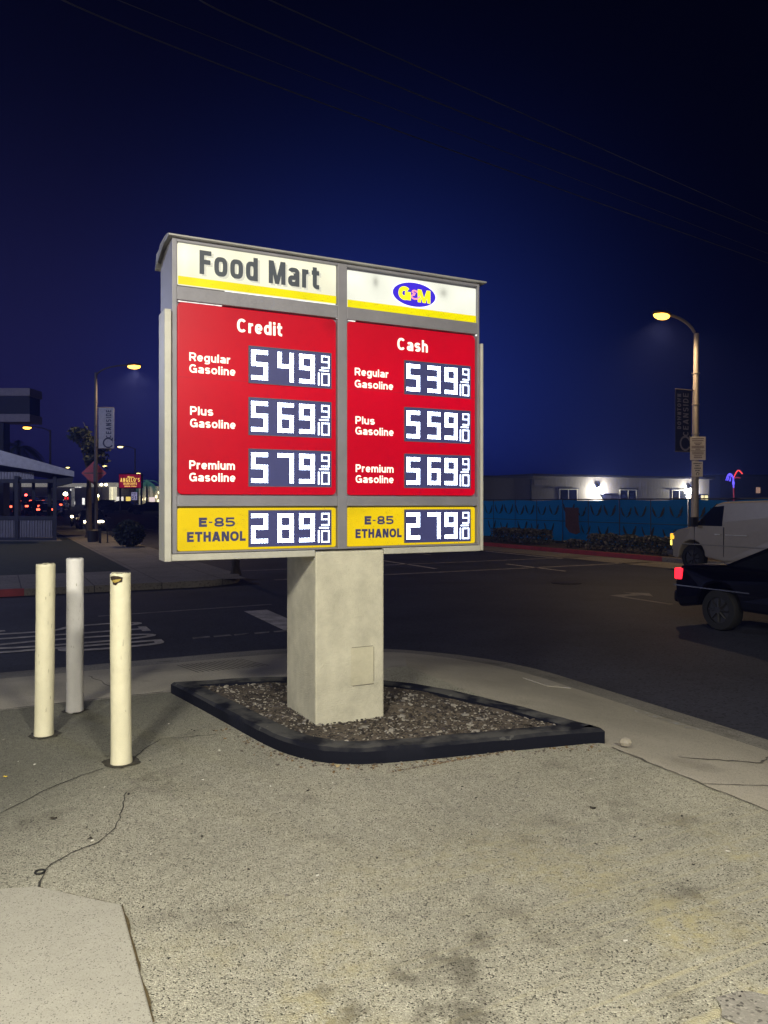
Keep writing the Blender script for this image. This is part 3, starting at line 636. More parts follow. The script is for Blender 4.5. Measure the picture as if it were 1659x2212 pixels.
b = MB(); b.box(0.1595, 0.1645, 0.006, 0.02, 2.786, 2.874); b.box(1.2735, 1.2825, 0.006, 0.02, 2.776, 2.862); b.box(-0.891, -0.62, 0.010, 0.02, 2.7795, 2.7835); b.box(0.245, 0.30, 0.010, 0.02, 2.7795, 2.7845); b.box(-0.60, 0.155, 0.010, 0.02, 2.8755, 2.8785); b.box(0.245, 1.275, 0.010, 0.02, 2.861, 2.8645)
b.build('light_gap', mat('leaking_light', (.7, .7, .7), .5, emit=(.75, .78, .80), es=.8, var=.5, scale=8), SG)
def lit_face(name, col, es, tubes=0.0, spots=(), grime=0.1):
    """a backlit plastic face: brighter over the tubes behind it, dirty in places"""
    m = bpy.data.materials.new(name); m.use_nodes = True; nt = m.node_tree; b = nt.nodes['Principled BSDF']; L = nt.links.new
    b.inputs['Roughness'].default_value = 0.35; b.inputs['Base Color'].default_value = (*[c * 0.12 for c in col], 1); b.inputs['Specular IOR Level'].default_value = 0.2
    tc = N(nt, 'ShaderNodeTexCoord'); n = N(nt, 'ShaderNodeTexNoise'); n.inputs['Scale'].default_value = 3.5; n.inputs['Detail'].default_value = 6; L(tc.outputs['Object'], n.inputs['Vector'])
    mr = N(nt, 'ShaderNodeMapRange'); mr.inputs['From Min'].default_value = 0.3; mr.inputs['From Max'].default_value = 0.7; mr.inputs['To Min'].default_value = 1 - grime; mr.inputs['To Max'].default_value = 1 + grime; L(n.outputs['Fac'], mr.inputs['Value'])
    f = mr.outputs[0]
    sx = N(nt, 'ShaderNodeSeparateXYZ'); L(tc.outputs['Object'], sx.inputs[0])
    if tubes:
        wv = mth(nt, 'SINE', mth(nt, 'MULTIPLY', sx.outputs['Z'], tubes)); f = mth(nt, 'MULTIPLY', f, mth(nt, 'ADD', mth(nt, 'MULTIPLY', wv, 0.08), 0.98))
    for (px, pz, rx, rz, k) in spots:
        dx = mth(nt, 'DIVIDE', mth(nt, 'SUBTRACT', sx.outputs['X'], px), rx); dz = mth(nt, 'DIVIDE', mth(nt, 'SUBTRACT', sx.outputs['Z'], pz), rz)
        r2 = mth(nt, 'ADD', mth(nt, 'MULTIPLY', dx, dx), mth(nt, 'MULTIPLY', dz, dz))
        f = mth(nt, 'MULTIPLY', f, mth(nt, 'SUBTRACT', 1.0, mth(nt, 'MULTIPLY', mth(nt, 'EXPONENT', mth(nt, 'MULTIPLY', r2, -1.0)), k)))
    sc = N(nt, 'ShaderNodeVectorMath', operation='SCALE'); sc.inputs[0].default_value = col; L(f, sc.inputs['Scale'])
    L(sc.outputs[0], b.inputs['Emission Color']); b.inputs['Emission Strength'].default_value = es
    return m
LETD = mat('dark_letter', (0.02, 0.025, 0.03), 0.5, emit=(0.035, 0.042, 0.05), es=1.0, var=0.1)
LETS = mat('letter_shadow', (0.3, 0.3, 0.27), 0.5, emit=(0.40, 0.40, 0.34), es=1.0, var=0.05)
LETC = mat('cream_letter', (0.5, 0.5, 0.45), 0.5, emit=(1.0, 0.97, 0.80), es=0.95, var=0.03)
LETN = mat('navy_letter', (0.02, 0.02, 0.05), 0.5, emit=(0.018, 0.016, 0.06), es=1.0, var=0.1)
YELB = lit_face('yellow_band', (0.93, 0.80, 0.0), 0.92)
def panel(name, x0, x1, z0, z1, m, y=0.014, r=0.02, holes=()):
    """a face panel with rounded corners, its rim raised a little"""
    P = []
    for cx2, cz2, a0 in ((x1 - r, z1 - r, 0), (x0 + r, z1 - r, 90), (x0 + r, z0 + r, 180), (x1 - r, z0 + r, 270)):
        P += [(cx2 + r * math.cos(R(a0 + 22.5 * k)), cz2 + r * math.sin(R(a0 + 22.5 * k))) for k in range(5)]
    b = MB(); b.prism(P, 'y', y, 0.034)
    return b.build(name, m, SG, bevel=0.004)
WH1 = lit_face('white_face_warm', (0.86, 0.84, 0.64), 1.08, 25, ((-0.5, 3.08, 0.10, 0.05, 0.10), (0.02, 3.05, 0.12, 0.07, 0.14), (-0.85, 3.02, 0.03, 0.3, -0.12), (-0.37, 2.98, 0.25, 0.05, -0.15)), 0.06)
WH2 = lit_face('white_face_cool', (0.86, 0.87, 0.75), 1.08, 25, ((0.455, 3.07, 0.022, 0.035, 0.45), (1.0, 3.06, 0.03, 0.03, 0.40), (0.46, 3.07, 0.10, 0.08, 0.15), (1.0, 3.08, 0.10, 0.06, 0.15), (0.75, 2.96, 0.4, 0.05, -0.12)), 0.06)
fm = panel('name_panel', -0.892, 0.160, 2.884, 3.141, WH1, r=0.008)
b = MB(); b.box(-0.890, 0.158, 0.0105, 0.0135, 2.886, 2.936); b.build('yellow_band', YELB, fm)
YF = 0.0095
stroke_text('Food Mart', -0.745, 0.050, 2.953, 0.148, 0.029, xh=0.82, sup=3.2, gap=0.12).build('letter_shadow', LETS, fm, loc=(0, YF + 0.0035, 0))
stroke_text('Food Mart', -0.760, 0.035, 2.964, 0.148, 0.029, xh=0.82, sup=3.2, gap=0.12).build('lettering', LETD, fm, loc=(0, YF + 0.0005, 0))
gm = panel('logo_panel', 0.240, 1.279, 2.868, 3.126, WH2, r=0.008)
b = MB(); b.box(0.242, 1.277, 0.0105, 0.0135, 2.870, 2.924); b.build('yellow_band', YELB, gm)
b = MB(); ov = lambda rx, rz: [(0.758 + rx * math.cos(k * math.pi / 24), 3.018 + rz * math.sin(k * math.pi / 24)) for k in range(48)]
b.prism(ov(0.184, 0.094), 'y', 0.0115, 0.0135, 0); b.prism(ov(0.172, 0.084), 'y', 0.0095, 0.0112, 1)
first = len(b.v)
stroke_text('G', 0.629, 0.728, 2.971, 0.096, 0.031, mb=b, mi=2, sup=2.1); stroke_text('M', 0.783, 0.887, 2.968, 0.092, 0.027, mb=b, mi=2); n0 = len(b.v)
stroke_text('&', 0.727, 0.806, 2.982, 0.070, 0.012, mb=b, mi=3, sup=2.0)
b.v = [v if i < first else (v[0], v[1] + (0.0075 if i >= n0 else 0.0090), v[2]) for i, v in enumerate(b.v)]
b.build('emblem', [mat('emblem_white', (.5, .5, .5), emit=(0.9, 0.9, 0.85), es=1.0, var=0.02), mat('emblem_blue', (.02, .01, .3), emit=(0.018, 0.0, 0.50), es=1.0, var=0.04), mat('emblem_yellow', (.4, .4, 0), emit=(1.0, 0.93, 0.01), es=1.0, var=0.03), mat('emblem_pink', (.4, .1, .2), emit=(0.9, 0.30, 0.42), es=1.0, var=0.03)], gm)
REDF = lit_face('red_face', (0.60, 0.0004, 0.015), 0.97, 6, ((0.12, 2.74, 0.06, 0.05, 0.25),), 0.05)
YELF = lit_face('yellow_face', (0.86, 0.60, 0.006), 0.95, 0, ((-0.85, 1.28, 0.1, 0.08, 0.12), (0.3, 1.5, 0.15, 0.05, 0.15)), 0.05)
RX = ((-0.892, 0.158), (0.241, 1.271))
LINES = ((('Credit', -0.522, -0.223, 2.629, .086), ('Regular', -0.822, -0.565, 2.422, .052), ('Gasoline', -0.822, -0.533, 2.349, .052), ('Plus', -0.817, -0.674, 2.089, .053), ('Gasoline', -0.817, -0.532, 2.013, .053), ('Premium', -0.822, -0.536, 1.755, .053), ('Gasoline', -0.822, -0.533, 1.679, .053)),
         (('Cash', 0.623, 0.868, 2.618, .085), ('Regular', 0.296, 0.554, 2.415, .052), ('Gasoline', 0.296, 0.590, 2.333, .052), ('Plus', 0.301, 0.447, 2.084, .053), ('Gasoline', 0.301, 0.593, 2.012, .053), ('Premium', 0.303, 0.593, 1.756, .053), ('Gasoline', 0.303, 0.593, 1.683, .052)))
SEAM = mat('panel_seam', (0.12, 0.0, 0.01), 0.6, emit=(0.36, 0, 0.01), es=1)
for (x0, x1), lines in zip(RX, LINES):
    rp_ = panel('price_panel', x0, x1, 1.600, 2.778, REDF, r=0.03)
    for s, a, c, z0, hh in lines: stroke_text(s, a, c, z0, hh, hh * 0.19, gap=0.13).build('lettering', LETC, rp_, loc=(0, 0.0135, 0))
    b = MB(); b.box(x0 + 0.004, x1 - 0.004, 0.0128, 0.0138, 2.318, 2.3205); b.build('seam', SEAM, rp_)
    yp = panel('ethanol_panel', x0, x1, 1.250, 1.514, YELF, r=0.015)
    dx = 0 if x0 < 0 else 1
    t = MB(); e0, e1 = ((-0.763, -0.535), (0.370, 0.593))[dx]; h0, h1 = ((-0.836, -0.466), (0.301, 0.657))[dx]
    stroke_text('E', e0, e0 + 0.050, 1.397, 0.058, 0.0165, mb=t); t.box(e0 + 0.062, e0 + 0.084, -0.0015, 0, 1.421, 1.429); stroke_text('85', e0 + 0.096, e1, 1.397, 0.058, 0.0125, mb=t)
    t.build('lettering', LETN, yp, loc=(0, 0.0135, 0)); t = MB()
    stroke_text('ETHANOL', h0, h1, 1.305, 0.062, 0.0155, mb=t, gap=0.10)
    t.build('lettering', LETN, yp, loc=(0, 0.0135, 0))
DISP = mat('display_face', (0.055, 0.060, 0.19), 0.35, var=0.08)  # blue LED glare tinted into the face colour
BEZ = mat('display_bezel', (0.10, 0.10, 0.13), 0.5)
LED = bpy.data.materials.new('led_dots'); LED.use_nodes = True
nb_ = LED.node_tree.nodes['Principled BSDF']; nb_.inputs['Emission Color'].default_value = (0.66, 0.79, 1.0, 1); nb_.inputs['Emission Strength'].default_value = 20.0; nb_.inputs['Base Color'].default_value = (.8, .8, .8, 1)
LEDS = LED.copy(); LEDS.name = 'small_led_dots'; LEDS.node_tree.nodes['Principled BSDF'].inputs['Emission Strength'].default_value = 5.0
SEG = {'0': 'abcdef', '1': 'bc', '2': 'abged', '3': 'abgcd', '4': 'fgbc', '5': 'afgcd', '6': 'afgedc', '7': 'abc', '8': 'abcdefg', '9': 'abfgcd'}
def digit_cells(d, Wc, Hc, t):
    cells = set(); m0 = Hc // 2 - t // 2
    rect = {'a': (0, Wc, Hc - t, Hc), 'g': (0, Wc, m0, m0 + t), 'd': (0, Wc, 0, t), 'f': (0, t, m0, Hc), 'e': (0, t, 0, m0 + t), 'b': (Wc - t, Wc, m0, Hc), 'c': (Wc - t, Wc, 0, m0 + t)}
    for s in SEG[d]:
        a, b2, c, e2 = rect[s]
        cells |= {(i, j) for i in range(a, b2) for j in range(c, e2)}
    return cells
def dots(b, cells, x0, z0, dx, dz, r, y):
    for i, j in cells:
        x = x0 + (i + 0.5) * dx; z = z0 + (j + 0.5) * dz
        b.add([(x + r * math.cos(k * 1.0472 + .52), y, z + r * math.sin(k * 1.0472 + .52)) for k in range(6)], [(5, 4, 3, 2, 1, 0)])
ROWS = (((2.313, 2.544, '549', '539')), ((1.982, 2.216, '569', '559')), ((1.654, 1.888, '579', '569')), ((1.268, 1.496, '289', '279')))
for col, (x0, x1) in enumerate(((-0.445, 0.116), (0.680, 1.221))):
    for z0, z1, pa, pb_ in ROWS:
        price = (pa, pb_)[col]; b = MB(); b.box(x0, x1, 0.004, 0.0130, z0, z1, 0)
        for f in ((x0 - .004, x1 + .004, z0 - .004, z0 - .0005), (x0 - .004, x1 + .004, z1 + .0005, z1 + .004), (x0 - .004, x0 - .0005, z0, z1), (x1 + .0005, x1 + .004, z0, z1)): b.box(f[0], f[1], 0.001, 0.0132, f[2], f[3], 1)
        dsp = b.build('price_display', [DISP, BEZ], SG)
        W_ = x1 - x0; H_ = z1 - z0
        for d, (f0, f1) in zip(price, ((0.020, 0.222), (0.333, 0.535), (0.598, 0.797))):
            a, c = x0 + f0 * W_, x0 + f1 * W_; g0, g1 = z0 + 0.085 * H_, z0 + 0.92 * H_
            b = MB(); dots(b, digit_cells(d, 11, 20, 3), a, g0, (c - a) / 11, (g1 - g0) / 20, 0.0033, 0.0032); b.build('digit', LED, dsp)
        b = MB(); a, c = x0 + 0.875 * W_, x0 + 0.985 * W_
        fw = (c - a) / 5
        dots(b, digit_cells('9', 5, 9, 1), a, z0 + 0.555 * H_, fw, 0.041 * H_, 0.0054, 0.0032)
        dots(b, {(i, 0) for i in range(8)}, x0 + 0.85 * W_, z0 + 0.480 * H_, 0.125 * W_ / 8, 0.03 * H_, 0.0050, 0.0032)
        dots(b, {(0, j) for j in range(9)}, x0 + 0.836 * W_, z0 + 0.06 * H_, 0.018 * W_, 0.040 * H_, 0.0054, 0.0032)
        dots(b, digit_cells('0', 5, 9, 1), a, z0 + 0.06 * H_, fw, 0.040 * H_, 0.0054, 0.0032)
        b.build('fraction', LEDS, dsp)

# ------------------------------------------------------------------ foliage
LEAFD = mat('dark_leaf', (0.020, 0.030, 0.022), 0.8, var=0.5, scale=3)
LEAFM = mat('hedge_leaf', (0.060, 0.055, 0.055), 0.7, var=0.6, scale=4)
LEAFL = mat('pale_leaf', (0.13, 0.13, 0.12), 0.6, var=0.4, scale=5)
BARK = mat('bark', (0.055, 0.045, 0.038), 0.95, var=0.4, scale=5, bump=0.6)
def leaf_cloud(b, count, place, size, rnd, nm=1, stretch=1.8):
    for _ in range(count):
        c = place(rnd); s = size * rnd.uniform(0.6, 1.3)
        a = Vector((rnd.gauss(0, 1), rnd.gauss(0, 1), rnd.gauss(0, .7))).normalized(); e = a.cross(Vector((rnd.gauss(0, 1), rnd.gauss(0, 1), rnd.gauss(0, 1)))).normalized()
        a = a * s * stretch * .5; e = e * s * .5
        b.add([c - a, c + e * .9 - a * .1, c + a, c - e * .9 - a * .1], [(0, 1, 2, 3)], rnd.randrange(nm))
def tree(name, label, loc, h, trunk_r, crown_z, crad, count, leaf, seed, group=None, trunk_mat=None, leafm=None):
    rnd = random.Random(seed); t = thing(name, label, 'tree', loc, 0, group); b = MB()
    lean = rnd.uniform(-.15, .15)
    b.tube([(0, 0, -.05), (0.0, 0, .15), (lean * .3, 0, h * .3), (lean, .05, crown_z)], [trunk_r * 1.5, trunk_r, trunk_r * .85, trunk_r * .6], 9)
    clumps = []
    for k in range(9):
        a = k * 2.4 + rnd.uniform(-.4, .4); rr = crad * rnd.uniform(.35, .85); z = crown_z + (h - crown_z) * rnd.uniform(.15, .95)
        e = Vector((rr * math.cos(a), rr * math.sin(a), z)); clumps.append((e, crad * rnd.uniform(.35, .6)))
        b.tube([(lean, .05, crown_z * .92), tuple(Vector((lean, 0, crown_z)).lerp(e, .5) + Vector((0, 0, .2))), tuple(e)], [trunk_r * .45, trunk_r * .28, trunk_r * .08], 5)
    b.build('trunk', trunk_mat or BARK, t, smooth=True)
    def place(r):
        c, q = r.choice(clumps); d = Vector((r.gauss(0, 1), r.gauss(0, 1), r.gauss(0, .8)))
        return c + d.normalized() * q * (r.random() ** .5)
    b = MB(); leaf_cloud(b, count, place, leaf, rnd, 2); b.build('crown', leafm or [LEAFD, LEAFM], t)
    return t
def hedge(name, label, p0, p1, q0, q1, h, count, seed, cat='hedge', z=None, group=None):
    rnd = random.Random(seed); b = MB()
    def place(r):
        for _ in range(20):
            x, y, zz = r.uniform(p0, p1), r.uniform(q0, q1), h * r.random() ** .6
            d = min(x - p0, p1 - x, y - q0, q1 - y, (h - zz))
            if d < .16 * r.random() + .05: break
        return Vector((x, y, zz + .05 * math.sin(x * 7) * math.sin(y * 6)))
    leaf_cloud(b, count, place, .075, rnd, 3, 1.6)
    o = b.build(name, [LEAFM, LEAFD, LEAFL], rot=A); o.location = (0, 0, z if z is not None else block_z((q0 + q1) / 2)); return tag(o, label, cat, group)

# ------------------------------------------------------------------ vehicles
TYRE = mat('tyre', (0.012, 0.012, 0.013), 0.8); RIM = mat('wheel_rim', (0.05, 0.05, 0.055), 0.5, 0.5)
GLASS = mat('car_glass', (0.008, 0.009, 0.012), 0.08, spec=0.6)
BLKP = mat('black_plastic', (0.015, 0.015, 0.017), 0.6); CHROME = mat('chrome', (0.6, 0.6, 0.6), 0.15, 1.0)
TAIL = mat('tail_lamp_lit', (0.3, 0.0, 0.0), 0.3, emit=(1.0, 0.015, 0.03), es=3.0, var=0.05)
TAILB = mat('brake_lamp_lit', (0.3, 0.0, 0.0), 0.3, emit=(1.0, 0.10, 0.05), es=6.0, var=0.05)
TAILO = mat('tail_lamp_off', (0.12, 0.004, 0.006), 0.2)
HEADL = mat('head_lamp_lit', (0.8, 0.8, 0.8), 0.3, emit=(1.0, 0.83, 0.55), es=22.0, var=0.02)
HEADO = mat('head_lamp_off', (0.45, 0.45, 0.47), 0.12, 0.3)
AMBER = mat('amber_lamp_lit', (0.5, 0.25, 0.02), 0.3, emit=(1.0, 0.48, 0.03), es=1.6, var=0.15); AMBH = mat('side_lamp_lit', (0.6, 0.5, 0.2), 0.3, emit=(1.0, 0.78, 0.12), es=2.2, var=0.1)
def wheel_at(parent, x, y, r, wd, z=None):
    s = 1 if y > 0 else -1; z = z if z is not None else r
    b = MB(); prof = [(r * .62, -wd / 2), (r * .93, -wd / 2), (r, -wd * .36), (r, wd * .36), (r * .93, wd / 2), (r * .62, wd / 2)]; n = 22
    for rr, yy in prof:
        for k in range(n): b.v.append((x + rr * math.cos(2 * math.pi * k / n), y + yy, z + rr * math.sin(2 * math.pi * k / n)))
    for i in range(len(prof) - 1):
        for k in range(n): b.f.append((i * n + k, i * n + (k + 1) % n, (i + 1) * n + (k + 1) % n, (i + 1) * n + k)); b.m.append(0)
    wh = b.build('wheel', TYRE, parent, smooth=True)
    b = MB(); yo = y + s * wd * .38
    b.tube([(x, y - s * wd * .3, z), (x, yo, z)], r * .64, 20)
    for k in range(8):
        a = k * math.pi / 4; b.tube([(x + r * .1 * math.cos(a), yo + s * .02, z + r * .1 * math.sin(a)), (x + r * .56 * math.cos(a), yo + s * .008, z + r * .56 * math.sin(a))], r * .055, 5)
    b.tube([(x, yo, z), (x, yo + s * .035, z)], r * .16, 10)
    b.build('rim', RIM, wh)
def arch(cx, r, z0, n=9): return [(cx + r * math.cos(math.pi * k / n), max(z0, r * .92 + r * math.sin(math.pi * k / n) - r * .02)) for k in range(n + 1)]
def sedan(label, cat, loc, rot, paint, head=None, tail=None, group=None, name='parked_car', L=4.7, Wd=1.8, h=1.43, boot=0.0, rim=None):
    """forward is +x"""
    t = thing(name, label, cat, loc, rot, group); f, rr_ = L / 2, -L / 2; wx = (f - .88, rr_ + .98); r = .33; w2 = Wd / 2
    low = [(f - .02, .30)] + [(x, z) for x, z in arch(wx[0], .40, .24)] + [(x, z) for x, z in arch(wx[1], .40, .24)] + [(rr_ + .12, .28), (rr_ + .01, .42), (rr_, .70), (rr_ + .10, .99), (rr_ + .95, 1.06), (f - 1.35, 1.0), (f - .45, .86), (f - .06, .68), (f + .02, .48)]
    b = MB(); b.prism(low, 'y', -w2, w2)
    b.v = [(x, y * (1 - .10 * ramp(z, .75, 1.06)) * (1 - .13 * ramp(abs(x), L * .36, L * .5) ** 2), z) for x, y, z in b.v]
    body = b.build('body', paint, t, bevel=.05)
    cab = [(rr_ + .55 + boot, 1.0), (rr_ + 1.35 + boot * 1.6, h - .03), (f - 2.15, h), (f - 1.15, .985)]
    b = MB(); b.prism(cab, 'y', -w2 * .90, w2 * .90); b.v = [(x, y * (1 - .24 * ramp(z, 1.0, h)), z) for x, y, z in b.v]; b.build('window_glass', GLASS, t, bevel=.03)
    b = MB(); b.prism([(rr_ + 1.22 + boot * 1.6, h - .055), (rr_ + 1.4 + boot * 1.6, h), (f - 2.2, h + .03), (f - 2.02, h - .03)], 'y', -w2 * .72, w2 * .72); b.build('roof', paint, t, bevel=.02)
    for s in (-1, 1):
        for xa, za, xb, zb in ((rr_ + .62 + boot, 1.0, rr_ + 1.36 + boot * 1.6, h - .02), (f - 1.2, .99, f - 2.15, h - .01), (-.12, 1.0, -.2, h - .02)):
            b = MB(); b.tube([(xa, s * w2 * .885, za), (xb, s * w2 * .70, zb)], .03, 5); b.build('window_pillar', paint, t)
    for x in wx:
        for s in (-1, 1): wheel_at(t, x, s * (w2 - .10), r, .21)
    for s in (-1, 1):
        b = MB(); b.box(f - .16, f + .0, s * w2 * .52 - .19, s * w2 * .52 + .19, .60, .74); b.build('headlight', head or HEADO, t, bevel=.02)
        b = MB(); b.box(rr_ - .012, rr_ + .16, s * w2 * .70 - .16, s * w2 * .70 + .16, .74, .93); b.build('taillight', tail or TAILO, t, bevel=.02)
        b = MB(); b.ball((f - 1.55, s * (w2 + .06), 1.05), .07, .10, .08, 8); b.build('mirror', paint, t)
    b = MB(); b.box(rr_ - .05, rr_ + .3, -w2 * .86, w2 * .86, .34, .56); b.build('rear_bumper', paint, t, bevel=.05)
    b = MB(); b.box(f - .3, f + .05, -w2 * .86, w2 * .86, .30, .52); b.build('front_bumper', BLKP, t, bevel=.05)
    b = MB(); b.box(rr_ - .065, rr_ - .02, -.17, .17, .62, .74); b.build('number_plate', mat('plate', (0.5, 0.5, 0.5), 0.5), t)
    return t

# dark car in the near lane, only its tail inside the picture
NAVYP = mat('navy_car_paint', (0.004, 0.004, 0.008), 0.18, 0.3, coat=0.6)
car = sedan('dark car leaving the picture at the right edge, its red tail lamp lit', 'car', pq(11.15, 9.55 - 2.35, -0.5), A - R(90), NAVYP, tail=TAIL, name='dark_sedan', h=1.46, boot=.38)
b = MB(); b.box(-2.28, -0.8, -.905, -.900, .645, .665); b.build('trim_strip', CHROME, car)

# pale panel van in the far lane, heading up the street
VANP = mat('van_paint', (0.40, 0.345, 0.28), 0.35, coat=0.3, var=0.05)
van = thing('panel_van', 'pale panel van with amber front lamp passing in the far lane', 'van', pq(19.3, 17.1, -0.5), A + R(90))
VL, vw = 5.5, 1.0; SIGNW_ = mat('handle_and_glint', (.85, .84, .82), .3)
prof = [(-.02, .42), (-.30, .36)] + [(x, z + .04) for x, z in arch(-.86, .47, .34)] + [(-2.0, .36)] + [(x, z + .04) for x, z in arch(-4.35, .47, .34)] + [(-VL, .42), (-VL, 1.9), (-VL + .12, 2.04), (-3.2, 2.10), (-1.9, 2.06), (-1.66, 1.99), (-.98, 1.42), (-.80, 1.33), (-.30, 1.22), (-.08, 1.12), (.0, .95)]
b = MB(); b.prism(prof, 'y', -vw, vw)
b.v = [(x, y * (1 - .10 * ramp(z, 1.25, 2.1)) * (1 - .10 * ramp(x, -.5, 0.0) ** 2), z) for x, y, z in b.v]
b.build('body', VANP, van, bevel=.05)
for s in (-1, 1):
    f_ = lambda z: s * (vw * (1 - .10 * ramp(z, 1.25, 2.1)) + .004)
    P = [(-.98, 1.37), (-1.60, 1.92), (-1.94, 1.95), (-1.92, 1.37)]; b = MB(); b.add([(x, f_(z), z) for x, z in P] + [(x, f_(z) - s * .03, z) for x, z in P], [(0, 1, 2, 3), (7, 6, 5, 4)] + [(i, (i + 1) % 4, 4 + (i + 1) % 4, 4 + i) for i in range(4)]); b.build('side_window', GLASS, van)
    b = MB()
    for x in (-.96, -1.98): b.box(x - .006, x + .006, min(s * (vw - .02), s * (vw + .003)), max(s * (vw - .02), s * (vw + .003)), .5, 1.34)
    b.build('door_groove', BLKP, van)
    b = MB(); b.box(-5.4, -.5, min(s * .99, s * 1.012), max(s * .99, s * 1.012), .80, .83); b.build('body_crease', mat('van_trim', (0.30, 0.28, 0.25), 0.4), van, bevel=.006)
    b = MB(); b.box(-1.88, -1.70, min(s * .99, s * 1.03), max(s * .99, s * 1.03), 1.12, 1.15); b.build('door_handle', SIGNW_, van)
    b = MB(); b.box(-2.75, -2.05, min(s * .99, s * 1.016), max(s * .99, s * 1.016), 1.12, 1.14); b.build('side_glint', SIGNW_, van)  # bright reflection along the van side built as a pale strip
    b = MB(); b.box(-.16, .02, s * .80 - .13, s * .80 + .13, .92, 1.10); b.build('turn_lamp', AMBER, van, bevel=.02)
    b = MB(); b.box(-.15, .025, s * .80 - .12, s * .80 + .12, .74, .905); b.build('headlight', AMBH, van, bevel=.02)
    b = MB(); b.box(-1.12, -1.02, s * 1.13 - .11, s * 1.13 + .11, 1.34, 1.62); b.tube([(-1.05, s * .98, 1.42), (-1.06, s * 1.08, 1.45)], .02, 6); b.build('mirror', BLKP, van, bevel=.03)
    for x in (-.86, -4.35): wheel_at(van, x, s * .86, .40, .24)
b = MB(); b.box(-.12, .13, -.96, .96, .44, .64); b.build('front_bumper', CHROME, van, bevel=.04)
b = MB(); b.box(-.03, .03, -.62, .62, .72, 1.06); b.build('grille', BLKP, van)
b = MB(); b.prism([(-.955, 1.44), (-1.60, 1.985), (-1.63, 1.955), (-.985, 1.405)], 'y', -.84, .84); b.v = [(x + .022, y * (1 - .06 * ramp(z, 1.25, 2.1)), z + .022) for x, y, z in b.v]; b.build('windscreen', GLASS, van)

# ------------------------------------------------------------------ street lamps
GALV = mat('lamp_pole', (0.42, 0.37, 0.34), 0.6, 0.2, var=0.12, scale=3); GALD = mat('dark_pole', (0.10, 0.09, 0.10), 0.6, 0.2)
SODIUM = mat('sodium_lamp', (1, .8, .4), 0.3, emit=(1.0, 0.46, 0.05), es=7.0, var=0.02)
WLAMP = mat('white_lamp', (1, 1, .9), 0.3, emit=(1.0, 0.80, 0.25), es=7.0, var=0.02)
SIGNW = mat('white_sign', (0.62, 0.58, 0.58), 0.6, var=0.06); SIGNK = mat('sign_ink', (0.02, 0.018, 0.018), 0.6)
def street_lamp(label, loc, h, arm, rise, azim, em=SODIUM, lean=0.0, r=.10, energy=0, lcol=None, pole=GALV, group='street lamps'):
    t = thing('street_lamp', label, 'street lamp', loc, azim, group)     # the arm points to +x
    b = MB(); b.tube([(0, 0, 0), (0, 0, .25)], r * 1.7, 12); b.tube([(0, 0, .25), (lean * .5, 0, h * .5), (lean, 0, h)], [r, r * .82, r * .62], 12)
    for z in (h * .55, h * .68, h * .82): b.tube([(lean * z / h, 0, z), (lean * z / h, 0, z + .03)], r * .95, 12)
    b.build('pole', pole, t, smooth=True)
    b = MB(); b.tube([(lean + arm * math.sin(k / 8 * math.pi / 2) * .94, 0, h - .15 + rise * (1 - math.cos(k / 8 * math.pi / 2) ** 1.0) ** .75) for k in range(9)], r * .36, 8) if False else b.tube([(lean + arm * .95 * (1 - math.cos(k / 8 * math.pi / 2)), 0, h - .25 + rise * math.sin(k / 8 * math.pi / 2)) for k in range(9)], r * .36, 8)
    b.build('arm', pole, t, smooth=True)
    zl = h - .25 + rise
    b = MB(); b.ball((lean + arm + .18, 0, zl + .02), .42, .17, .10, 12); b.build('lamp_head', GALD, t, smooth=True)
    b = MB(); b.ball((lean + arm + .20, 0, zl - .06), .34, .17, .14, 12); b.build('lamp_bulb', em, t, smooth=True)
    if energy and lcol: lamp('POINT', 'lamp_light', (lean + arm + .26, 0, zl - .4), energy, lcol, parent=t, shadow_soft_size=.15)
    elif energy: lamp('SPOT', 'lamp_light', (lean + arm + .26, 0, zl - .26), energy, lcol or (1.0, .70, .36) if em is SODIUM else (1, .92, .72), parent=t, shadow_soft_size=.1, spot_size=R(158), spot_blend=.6)
    return t
PR = at(1500, 1085, 26.6); PR.z = block_z(18) + 0.0
rl = street_lamp('tall street lamp with two white signs on its pole behind the pale van', PR, 7.75, 1.45, .75, A + R(180), lean=-.10, r=.14, energy=850)
